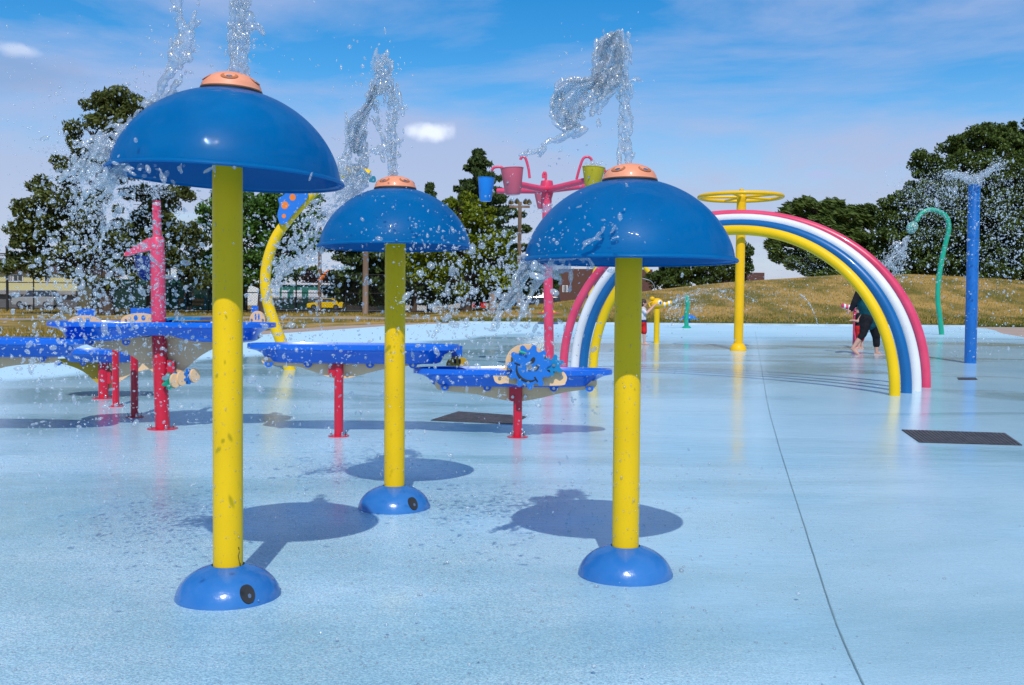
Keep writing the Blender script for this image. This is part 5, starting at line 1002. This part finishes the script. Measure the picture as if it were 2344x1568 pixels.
car('parked_car', 'silver estate car behind the far left fence', 84, 82, 4.3, CS_, 'suv').scale = (.78, .78, .78)
car('parked_car', 'black car behind the pink mast with its red tail light showing', 1213, 76, 4.4, CK_, 'sedan', zf=1.0)

# ------------------------------------------------------------------ water in the air
def ico(sub):
    import bmesh
    bm = bmesh.new(); bmesh.ops.create_icosphere(bm, subdivisions=sub, radius=1); v = np.array([x.co[:] for x in bm.verts]); f = np.array([[q.index for q in p.verts] for p in bm.faces]); bm.free(); return v, f
ICO1, ICO2, ICO3 = ico(1), ico(2), ico(3)
def balls(name, pos, rad, m, parent=None, sub=1, el=.25, axis=None, elong=0.0, smooth=True):
    """ellipsoids: pos (n,3), rad (n); axis (n,3) optional stretch direction"""
    v, f = (ICO1, ICO2, ICO3)[sub - 1]; n = len(pos)
    if n == 0: return None
    V_ = np.repeat(v[None], n, 0) * (1 + el * rng.normal(size=(n, 1, 3)) * .6).clip(.5, 1.7); V_ = V_ * rad[:, None, None]
    ax = axis if axis is not None else rng.normal(size=(n, 3)); ax = ax / (np.linalg.norm(ax, axis=1)[:, None] + 1e-9); e = (elong * rng.random(n))[:, None, None]
    V_ = V_ + (V_ @ ax[:, :, None]) * ax[:, None, :] * e + pos[:, None, :]
    F_ = (f[None] + (np.arange(n) * len(v))[:, None, None]).reshape(-1, 3); me = bpy.data.meshes.new(name)
    me.vertices.add(n * len(v)); me.vertices.foreach_set('co', V_.astype(np.float32).ravel()); me.loops.add(F_.size); me.loops.foreach_set('vertex_index', F_.astype(np.int32).ravel()); q = len(F_)
    me.polygons.add(q); me.polygons.foreach_set('loop_start', np.arange(0, 3 * q, 3, dtype=np.int32)); me.polygons.foreach_set('loop_total', np.full(q, 3, dtype=np.int32)); me.polygons.foreach_set('use_smooth', np.full(q, smooth)); me.materials.append(m); me.update(calc_edges=True)
    o = bpy.data.objects.new(name, me); COL.objects.link(o); o.parent = parent; return o
Cm = np.array(CM.to_3x3())
def unproj(xy, Y):
    d = np.stack([(xy[:, 0] - PW / 2) / F, -(xy[:, 1] - PH / 2) / F, -np.ones(len(xy))], 1) @ Cm.T; t = Y / d[:, 1]; p = d * t[:, None]; p[:, 2] += CAMZ; return p
def cloud(specs, Y, ysd):
    """specs: (cx, cy, sx, sy, n, mean radius, angle deg) soft clusters; returns positions, radii"""
    Ps, Rs = [], []
    for sp in specs:
        cx, cy, sx, sy, n, rp = sp[:6]; an = R(sp[6]) if len(sp) > 6 else 0
        g_ = rng.normal(size=(n, 2)) * (sx, sy); xy = np.stack([cx + g_[:, 0] * math.cos(an) - g_[:, 1] * math.sin(an), cy + g_[:, 0] * math.sin(an) + g_[:, 1] * math.cos(an)], 1)
        yy = Y + rng.normal(size=n) * ysd; r_ = .72 * rp * np.exp(rng.normal(size=n) * .55) ; Ps.append(unproj(xy, yy)); Rs.append(np.minimum(r_, 7.) * yy / F)
    p = np.concatenate(Ps); r_ = np.concatenate(Rs); ok = np.array([q[2] > base_z(q[1]) + .03 for q in p]); return p[ok], r_[ok]
def path_pts(pts, n, w0, w1, Y, ysd, taper=None):
    sp = spline([Vector((x, y, 0)) for x, y in pts], 16); sp = np.array([(v.x, v.y) for v in sp]); u = rng.random(n); i = u * (len(sp) - 1); a = sp[i.astype(int)]; b_ = sp[np.minimum(i.astype(int) + 1, len(sp) - 1)]; xy = a + (b_ - a) * (i % 1)[:, None]
    w_ = w0 + (w1 - w0) * u; xy = xy + rng.normal(size=(n, 2)) * (w_ * .5)[:, None]; return unproj(xy, Y + rng.normal(size=n) * ysd * (.3 + w_ / max(w0, w1, 1))), u, (b_ - a)
def ropes(name, label, specs, Y, m, vox, cat='splash', kind=None):
    """stretched blobs along curves, fused into one wet surface"""
    Ps, Rs, As = [], [], []
    for (pts, n, w0, w1, rp, el) in specs:
        p, u, d = path_pts(pts, n, w0, w1, Y, (w0 + w1) * .35 * Y / F); Ps.append(p); Rs.append(.88 * rp * np.exp(rng.normal(size=n) * .4) * Y / F); As.append(np.stack([d[:, 0], np.zeros(n), -d[:, 1]], 1) + rng.normal(size=(n, 3)) * .2)
    p = np.concatenate(Ps); r_ = np.concatenate(Rs); a = np.concatenate(As)
    o = balls(name, p, r_, m, sub=2, el=.35, axis=a, elong=2.2); md = o.modifiers.new('fuse', 'REMESH'); md.mode = 'VOXEL'; md.voxel_size = vox; md.use_smooth_shade = True; sm = o.modifiers.new('soften', 'SMOOTH'); sm.factor = .5; sm.iterations = 2
    return tag(o, label, cat, kind='stuff' if cat == 'splash' or name == 'snake_jet' else kind)
def film(name, label, left, right, Y, m, holes=.0, amp=.02):
    """thin wavy sheet of water between two curves"""
    a = spline([Vector((*p, 0)) for p in left], 10); b_ = spline([Vector((*p, 0)) for p in right], 10); n = min(len(a), len(b_)); k = 14; vs = []; ph = random.random() * 9
    for i in range(n):
        for j in range(k + 1):
            q = a[i].lerp(b_[i], j / k); p = P(q.x, q.y, Y + amp * 2.5 * math.sin(j * .9 + i * .23 + ph) + amp * math.sin(i * .71 + j * .5)); vs.append(p)
    bm_ = MB(); fs = [(i * (k + 1) + j, i * (k + 1) + j + 1, (i + 1) * (k + 1) + j + 1, (i + 1) * (k + 1) + j) for i in range(n - 1) for j in range(k)]
    bm_.add(vs, fs); o = bm_.build(name, m, None, smooth=180); sd = o.modifiers.new('thick', 'SOLIDIFY'); sd.thickness = .004; tx = bpy.data.textures.new('rip', 'CLOUDS'); tx.noise_scale = .05
    ss = o.modifiers.new('sub', 'SUBSURF'); ss.levels = ss.render_levels = 2; dm = o.modifiers.new('rip', 'DISPLACE'); dm.texture = tx; dm.strength = .02; dm.mid_level = .5; dm.texture_coords = 'GLOBAL'
    return tag(o, label, 'splash')
Y1, Y2, Y3 = m1[0].y, m2[0].y, m3[0].y
# nearest mushroom
ropes('water_jet', 'thick sparkling jet shooting off the top of the photo from the nearest mushroom', [([(545, 183), (545, 120), (548, 60), (552, -40)], 420, 14, 26, 3.6, 2), ([(556, 150), (556, 80), (552, 0)], 90, 8, 12, 4.2, 2), ([(532, 180), (530, 90), (532, -20)], 110, 5, 9, 3.4, 2), ([(560, 60), (585, 60), (602, 78)], 22, 8, 4, 4, 2)], Y1, WATER, .0032, cat='water jet')
ropes('falling_splash', 'twisting rope of falling water left of the nearest jet', [([(400, -30), (404, 10), (412, 50), (428, 100), (436, 132)], 60, 9, 14, 5.5, 2), ([(456, -20), (452, 15), (442, 50), (438, 60)], 26, 6, 6, 4.5, 2), ([(440, 55), (425, 90), (402, 115), (392, 150), (386, 170), (372, 195), (362, 225)], 80, 16, 7, 5, 2), ([(405, 85), (398, 120), (408, 140), (395, 165)], 40, 16, 10, 5, 2), ([(425, 165), (405, 190), (385, 220)], 24, 8, 10, 4, 2)], Y1 - .15, WATER, .0042)
ropes('edge_splash', 'white sheet of water tearing off the left shoulder of the nearest mushroom', [([(400, 212), (350, 232), (315, 262), (290, 300), (268, 340), (255, 372)], 150, 14, 16, 3.4, 2), ([(300, 290), (265, 300), (225, 320), (185, 330)], 100, 20, 26, 3.2, 2), ([(268, 345), (230, 350), (200, 365), (175, 395)], 130, 26, 34, 3.4, 2), ([(265, 375), (238, 405), (215, 425), (190, 470)], 120, 20, 36, 3.4, 2), ([(285, 385), (262, 405), (245, 430)], 60, 12, 16, 4.5, 2), ([(245, 430), (225, 500), (205, 570)], 34, 26, 60, 3.4, 2), ([(280, 300), (250, 340), (225, 380)], 90, 34, 40, 3.6, 2)], Y1 - .05, FOAM, .0036)
ropes('edge_drips', 'clear drips along the underside rim of the nearest mushroom', [([(285, 388), (310, 398)], 12, 4, 4, 3.4, 2), ([(362, 385), (372, 405), (375, 420)], 10, 3, 3, 3, 1), ([(340, 382), (338, 392)], 5, 2, 2, 3, 1), ([(412, 378), (413, 388)], 6, 2, 3, 3.6, 1), ([(490, 380), (492, 408)], 8, 1.5, 1.5, 3, 1), ([(534, 378), (535, 384)], 4, 1, 1, 3, 1), ([(708, 415), (710, 400)], 4, 2, 2, 3, 1), ([(480, 385), (470, 395)], 6, 2, 2, 3, 1)], Y1 - .42, WATER, .003, kind='stuff')
# middle mushroom
ropes('water_jet', 'jet rising from the middle mushroom and folding over at its top', [([(899, 405), (899, 350), (900, 300), (896, 250), (888, 200), (880, 150)], 330, 8, 28, 2.8, 2), ([(891, 405), (890, 350), (890, 300)], 60, 3, 4, 2.6, 2), ([(878, 128), (870, 150), (862, 200), (850, 240)], 120, 14, 20, 3.0, 2), ([(895, 135), (892, 170), (898, 220), (905, 280)], 70, 8, 10, 2.8, 2), ([(862, 240), (870, 290), (880, 330), (868, 350)], 60, 10, 4, 2.6, 2), ([(862, 290), (850, 270), (838, 300), (835, 345), (838, 352), (860, 340), (880, 330)], 70, 5, 4, 2.4, 2), ([(870, 345), (878, 370)], 10, 2, 2, 2.4, 2)], Y2, WATER, .0042, cat='water jet')
ropes('falling_splash', 'ragged curtain of water falling between the nearest and middle mushrooms', [([(850, 180), (838, 235), (820, 290), (805, 350)], 60, 4, 6, 2.2, 2), ([(792, 265), (792, 300), (800, 335), (790, 365)], 60, 5, 10, 2.8, 2), ([(835, 300), (826, 350), (828, 390), (818, 420), (800, 440)], 110, 6, 30, 3.4, 2), ([(795, 370), (800, 400), (812, 430), (790, 450)], 160, 26, 34, 3.4, 2)], Y2 + .05, WATER, .0046)
film('water_film', 'smooth thin film of water on the left of the middle jet', [(850, 190), (835, 240), (800, 270), (795, 310), (806, 350)], [(868, 195), (850, 250), (838, 280), (828, 320), (820, 350)], Y2, WATER)
ropes('edge_splash', 'white water thrown far left off the rim of the middle mushroom', [([(800, 450), (770, 470), (745, 480), (715, 500), (700, 530)], 150, 22, 38, 2.6, 2), ([(735, 570), (712, 590), (690, 600), (660, 610), (640, 640)], 150, 14, 30, 2.4, 2), ([(735, 500), (720, 550), (700, 580)], 60, 30, 46, 2.4, 2), ([(690, 535), (670, 580), (640, 610)], 80, 24, 36, 2.3, 2), ([(650, 605), (632, 640), (625, 690)], 60, 12, 22, 3.2, 2)], Y2, FOAM, .0044)
# right mushroom
ropes('water_jet', 'jet rising from the right mushroom in front of the arch', [([(1437, 382), (1436, 330), (1433, 270), (1428, 225)], 260, 7, 11, 3.2, 2), ([(1418, 380), (1419, 320), (1422, 230)], 80, 3, 4, 3, 2), ([(1428, 225), (1424, 170), (1418, 120), (1412, 80)], 160, 14, 24, 3.8, 2), ([(1405, 75), (1380, 100), (1374, 150), (1360, 200)], 120, 12, 22, 3.8, 2), ([(1420, 70), (1430, 100), (1440, 140)], 36, 8, 6, 3.4, 2), ([(1430, 190), (1450, 180), (1462, 182)], 20, 6, 3, 2.6, 2), ([(1442, 365), (1452, 352)], 10, 3, 3, 3, 1)], Y3, WATER, .0036, cat='water jet')
ropes('falling_splash', 'torn ring of water drifting left of the right jet', [([(1372, 180), (1330, 180), (1290, 185), (1268, 215), (1262, 255), (1275, 285), (1300, 300)], 130, 3, 6, 3.0, 2), ([(1370, 165), (1360, 130), (1380, 90), (1400, 78)], 50, 3, 5, 3, 2), ([(1300, 300), (1320, 290), (1330, 250), (1350, 215)], 70, 10, 10, 3.2, 2), ([(1400, 215), (1375, 235), (1355, 260)], 40, 8, 6, 4, 2), ([(1330, 295), (1300, 308), (1275, 318)], 40, 6, 4, 4.0, 2), ([(1285, 200), (1288, 240), (1300, 280)], 40, 8, 8, 3, 2), ([(1385, 180), (1372, 250), (1368, 290)], 26, 4, 3, 2.8, 2), ([(1265, 320), (1245, 330), (1240, 345)], 20, 4, 5, 3.4, 2), ([(1232, 345), (1212, 350), (1190, 358)], 22, 4, 3, 3.6, 2), ([(1415, 200), (1398, 160), (1378, 200), (1360, 225)], 110, 26, 20, 3.6, 2)], Y3 - .05, WATER, .0038)
film('water_film', 'bubble thin film of water left of the right jet', [(1330, 178), (1285, 190), (1264, 225), (1268, 270), (1300, 298)], [(1375, 182), (1350, 205), (1335, 230), (1330, 260), (1318, 292)], Y3 - .05, WATER, amp=.012)
film('water_film', 'upper clear film of water at the top of the right jet', [(1398, 74), (1374, 100), (1370, 140), (1362, 180), (1345, 205)], [(1420, 70), (1428, 110), (1424, 150), (1418, 190), (1398, 214)], Y3 - .02, WATER, amp=.012)
ropes('edge_splash', 'streaming sheet of water off the left rim of the right mushroom', [([(1215, 598), (1190, 620), (1172, 665), (1150, 705), (1132, 745)], 190, 10, 12, 3.0, 2), ([(1300, 612), (1262, 622), (1232, 640), (1216, 670), (1200, 705), (1185, 735)], 150, 6, 9, 2.8, 2), ([(1200, 595), (1250, 590), (1300, 590), (1340, 588)], 120, 6, 6, 3, 2), ([(1200, 605), (1240, 612), (1290, 616)], 90, 8, 6, 3, 2), ([(1262, 600), (1268, 625), (1285, 640)], 30, 3, 3, 2.8, 2), ([(1302, 600), (1308, 640), (1302, 670)], 30, 2, 3, 2.8, 2), ([(1345, 590), (1358, 610)], 16, 2, 3, 2.8, 2), ([(1180, 640), (1195, 680), (1190, 700)], 30, 8, 8, 2.8, 2)], Y3 - .1, FOAM, .0042)
film('water_film', 'folded sheet of water hanging under the left rim of the right mushroom', [(1200, 602), (1182, 630), (1165, 670), (1150, 700)], [(1240, 606), (1215, 630), (1190, 670), (1168, 706)], Y3 - .1, WATER, amp=.012)
ropes('running_water', 'bright streaks of water running over the shell of the right mushroom', [([(1335, 565), (1352, 552), (1366, 545)], 18, 2, 3, 2.2, 1), ([(1366, 540), (1380, 528), (1385, 520)], 14, 3, 3, 2, 1), ([(1402, 545), (1415, 542)], 10, 3, 3, 2.2, 1), ([(1395, 530), (1402, 520), (1378, 505)], 14, 8, 8, 2, 1)], Y3 - .44, WATER, .003)

def spray(name, label, specs, Y, ysd, m, sub=1, el=.5, elong=1.3):
    m = DROP if m is WATER else PUFF
    p, r_ = cloud(specs, Y, ysd); o = balls(name, p, r_, m, sub=sub, el=el, elong=elong); return tag(o, label, 'water spray', kind='stuff')
# droplets: dense veil on the left, thinner elsewhere
big = [(230, 560, 90, 70, 60, 3.8), (90, 780, 60, 60, 26, 4.6), (250, 450, 60, 60, 50, 3.8), (150, 640, 80, 60, 34, 4.2), (420, 640, 60, 60, 8, 4)]
spray('water_drops', 'big soft drops flying in front of the left pine', big, Y1 - .5, .3, FOAM, 2)
med = [(230, 400, 70, 55, 500, 2.2), (200, 560, 110, 90, 900, 2.3), (330, 640, 110, 110, 700, 2.3), (140, 740, 120, 100, 420, 2.5), (350, 860, 170, 130, 650, 2.0), (120, 300, 60, 90, 220, 1.4), (200, 960, 200, 90, 380, 1.8), (70, 880, 60, 70, 70, 3.2), (340, 200, 60, 60, 140, 2.0), (430, 110, 60, 70, 60, 2.2), (560, 80, 28, 60, 90, 2.3), (60, 150, 70, 90, 140, 1.1)]
spray('water_drops', 'veil of small drops streaming left from the nearest mushroom', med, Y1 + .4, .22, WATER)
fo = [(235, 390, 60, 50, 900, 1.3), (220, 480, 60, 60, 500, 1.5), (300, 560, 110, 80, 900, 1.3), (260, 720, 140, 100, 700, 1.4), (160, 350, 40, 30, 200, 1.2)]
spray('water_drops', 'fine white mist of drops around the left shoulder of the nearest mushroom', fo, Y1 + .35, .25, FOAM)
mid = [(690, 560, 60, 70, 500, 2.0), (660, 700, 70, 90, 420, 2.2), (760, 620, 80, 90, 240, 2.2), (780, 860, 120, 100, 260, 1.9), (800, 420, 30, 50, 200, 1.8), (860, 230, 40, 70, 160, 1.8), (960, 600, 60, 60, 60, 2.2), (700, 200, 70, 130, 60, 1.2), (740, 980, 160, 100, 150, 1.8), (910, 300, 12, 80, 60, 2), (640, 900, 60, 80, 90, 1.6)]
spray('water_drops', 'drops thrown left from the middle mushroom over the tray tables', mid, Y2 + .4, .3, WATER)
rt = [(1080, 640, 70, 60, 420, 2.6), (1010, 700, 70, 60, 260, 2.6), (1100, 760, 90, 60, 260, 2.2), (1180, 650, 40, 50, 220, 2.6), (1230, 620, 60, 14, 160, 2.2), (1150, 560, 60, 60, 130, 2.2), (1230, 800, 110, 60, 150, 2.2), (1300, 480, 90, 40, 90, 2.0), (1330, 560, 60, 40, 60, 2.2), (1240, 350, 60, 30, 30, 2.2), (1440, 180, 22, 80, 60, 2.0), (1320, 200, 70, 80, 70, 1.8), (1250, 950, 160, 100, 130, 1.8), (1400, 860, 160, 90, 60, 1.8), (1080, 880, 90, 60, 120, 2), (1560, 700, 60, 80, 30, 2), (1430, 900, 40, 180, 50, 1.7), (980, 560, 60, 60, 60, 2)]
spray('water_drops', 'drops flung from the right mushroom in front of the yellow green tree', rt, Y3 + .45, .25, WATER)
spray('water_drops', 'few drops in front of the right mushroom shell', [(1300, 500, 60, 40, 60, 2.0), (1270, 560, 50, 30, 60, 2.0), (1400, 530, 60, 40, 24, 1.6)], Y3 - .5, .04, WATER)
spray('water_drops', 'few drops in front of the middle mushroom shell', [(960, 500, 60, 40, 60, 1.8), (1000, 540, 50, 30, 40, 1.8), (850, 540, 50, 24, 40, 1.8)], Y2 - .5, .04, WATER)
spray('water_drops', 'fat glassy drops falling in front of the yellow green tree', [(1080, 660, 80, 60, 34, 4.2), (1130, 720, 70, 50, 20, 4.2), (1010, 650, 50, 40, 10, 4.), (1100, 850, 90, 40, 8, 3.5)], Y3 - .5, .2, FOAM, 2, elong=.9)
# far sprays
Yb = BP.y; zt = 422
spray('fan_spray', 'butterfly shaped fan of white water from the tall blue post', [(2192, 402, 16, 4, 420, 1.0, 8), (2205, 408, 12, 5, 300, .9, 25), (2258, 395, 16, 4, 520, 1.0, -35), (2240, 408, 7, 5, 300, .9, -45), (2225, 410, 9, 5, 260, .9), (2170, 402, 12, 8, 160, 1.), (2285, 378, 10, 8, 160, 1.)], Yb, .15, FOAM, elong=2)
spray('fan_spray', 'speckled curtain of drops falling round the tall blue post', [(2160, 440, 44, 34, 1800, .85), (2140, 540, 60, 60, 1100, 1.0), (2290, 450, 40, 50, 1000, 1.0), (2300, 560, 40, 70, 900, 1.1), (2240, 640, 70, 70, 400, 1.0), (2100, 470, 40, 40, 700, .8), (2225, 780, 60, 30, 300, .9)], Yb, .6, FOAM, elong=1)
ropes('snake_jet', 'spreading jet from the mouth of the green snake', [([(2077, 542), (2060, 560), (2040, 590), (2018, 618)], 220, 4, 14, 1.2, 2), ([(2077, 542), (2070, 565), (2060, 600)], 150, 4, 12, 1.2, 2), ([(2076, 544), (2060, 575), (2038, 612), (2030, 640)], 150, 6, 24, 1.1, 2)], SN.y, FOAM, .02, cat='water jet')
spray('snake_spray', 'loose drops below the snake head', [(2040, 605, 15, 16, 600, 1.0, -30), (2030, 640, 18, 26, 260, .9), (2060, 575, 8, 14, 400, 1.0, -30)], SN.y, .3, FOAM, elong=1)
spray('mist', 'thin umbrella of spray from the short teal post', [(1548, 700, 10, 14, 260, .7, 30), (1592, 700, 10, 14, 200, .7, -30), (1571, 684, 16, 4, 160, .7), (1540, 722, 10, 12, 100, .7), (1571, 715, 12, 18, 90, .8)], TP.y, .3, FOAM, elong=1.5)
def arcs(name, label, lists, Y, m, n, rp, w):
    Ps, Rs = [], []
    for l in lists: p, u, d = path_pts(l, n, w, w * 2, Y, .1); Ps.append(p); Rs.append(rp * np.exp(rng.normal(size=n) * .3) * Y / F)
    o = balls(name, np.concatenate(Ps), np.concatenate(Rs), m, sub=1, elong=1.5); return tag(o, label, 'water spray', kind='stuff')
arcs('cannon_jet', 'long thin arc of water from the yellow cannon', [[(1536, 693), (1570, 672), (1620, 662), (1680, 668), (1730, 690)], [(1536, 694), (1580, 676), (1630, 672), (1690, 690)]], jet1.y, FOAM, 260, .6, 2.5)
arcs('cannon_jet', 'faint slanting streak of water before the grassy hill', [[(1872, 745), (1862, 715), (1848, 690), (1830, 672)]], jet1.y, FOAM, 170, .6, 1.)
spray('mist', 'fine drifting mist in front of the grassy hill', [(1700, 680, 90, 30, 900, .55), (1850, 600, 50, 26, 700, .6), (1680, 610, 40, 40, 300, .55), (1800, 690, 90, 30, 500, .5), (1900, 700, 60, 40, 200, .6)], 24, 1.2, FOAM, elong=.8)
spray('bucket_splash', 'froth bubbling over the yellow bucket', [(1356, 377, 10, 3, 90, 1.2), (1357, 372, 8, 5, 40, 1.)], G(1257, 845).y - .9, .1, FOAM)
arcs('mast_spray', 'bell of fine spray round the top of the pink mast behind the nearest mushroom', [[(358, 455), (345, 440), (325, 438)], [(358, 455), (372, 440), (392, 440)], [(358, 452), (352, 430), (345, 420)], [(358, 452), (365, 430), (374, 422)]], c1.y, FOAM, 120, .8, 7)
# drops lying and bouncing on the wet floor
n = 9000; a = rng.random(n); yy = 2.3 + 5.2 * rng.random(n) ** 1.2; xx = (rng.normal(size=n) * .42 - .16) * yy * .55; r_ = .0014 * np.exp(rng.normal(size=n) * .55) * (.6 + yy / 5)
pos = np.stack([xx, yy, np.array([base_z(v) for v in yy]) + .0155 + np.where(rng.random(n) < .12, rng.random(n) * .05, 0)], 1)
tag(balls('floor_drops', pos, r_, WATER, sub=1, el=.2), 'sparkling beads of water bouncing on the near floor', 'water spray', kind='stuff')
# drops clinging to poles and domes of the mushrooms
b = MB(); c0 = m1[0]; yy0 = c0.y
for (x0, y0, x1, y1, wd) in ((546, 1252, 547, 1258, 2.2), (548, 1262, 545, 1272, 1.2), (545, 1272, 548, 1288, 1.6), (548, 1288, 550, 1304, 1.1), (550, 1288, 551, 1300, 1.2), (533, 1310, 535, 1313, 1.6)):
    def onpole(px, py):
        d = ray(px, py); o_ = Vector((0, 0, CAMZ)); A_ = d.x ** 2 + d.y ** 2; B_ = -2 * (d.x * c0.x + d.y * c0.y); C_ = c0.x ** 2 + c0.y ** 2 - .0583 ** 2; q = B_ * B_ - 4 * A_ * C_; t_ = (-B_ - math.sqrt(max(0, q))) / (2 * A_); return o_ + d * t_
    p0, p1 = onpole(x0, y0) - c0, onpole(x1, y1) - c0; b.tube([p0, p1], [wd * c0.y / F * .5] * 2, 6)
sf = b.build('paint_scuff', BLACK, [o for o in bpy.data.objects if o.name == 'mushroom_fountain'][0])
def cling(mm, rp, zs, n, r0, label):
    c = mm[0]; a = -math.pi / 2 + (rng.random(n) - .5) * 2.6; z = zs[0] + (zs[1] - zs[0]) * rng.random(n); pos = np.stack([c.x + rp * np.cos(a), c.y + rp * np.sin(a), c.z + z], 1); rr = r0 * np.exp(rng.normal(size=n) * .5)
    tag(balls('clinging_drops', pos, rr, DROP, sub=1, el=.3, axis=np.tile([[0, 0, 1.]], (n, 1)), elong=1.2), label, 'water spray', kind='stuff')
cling(m1, .058, (.15, 1.5), 160, .0016, 'drops clinging to the pole of the nearest mushroom'); cling(m2, .058, (.15, 1.3), 120, .002, 'drops clinging to the pole of the middle mushroom'); cling(m3, .058, (.15, 1.2), 150, .0018, 'drops clinging to the pole of the right mushroom')
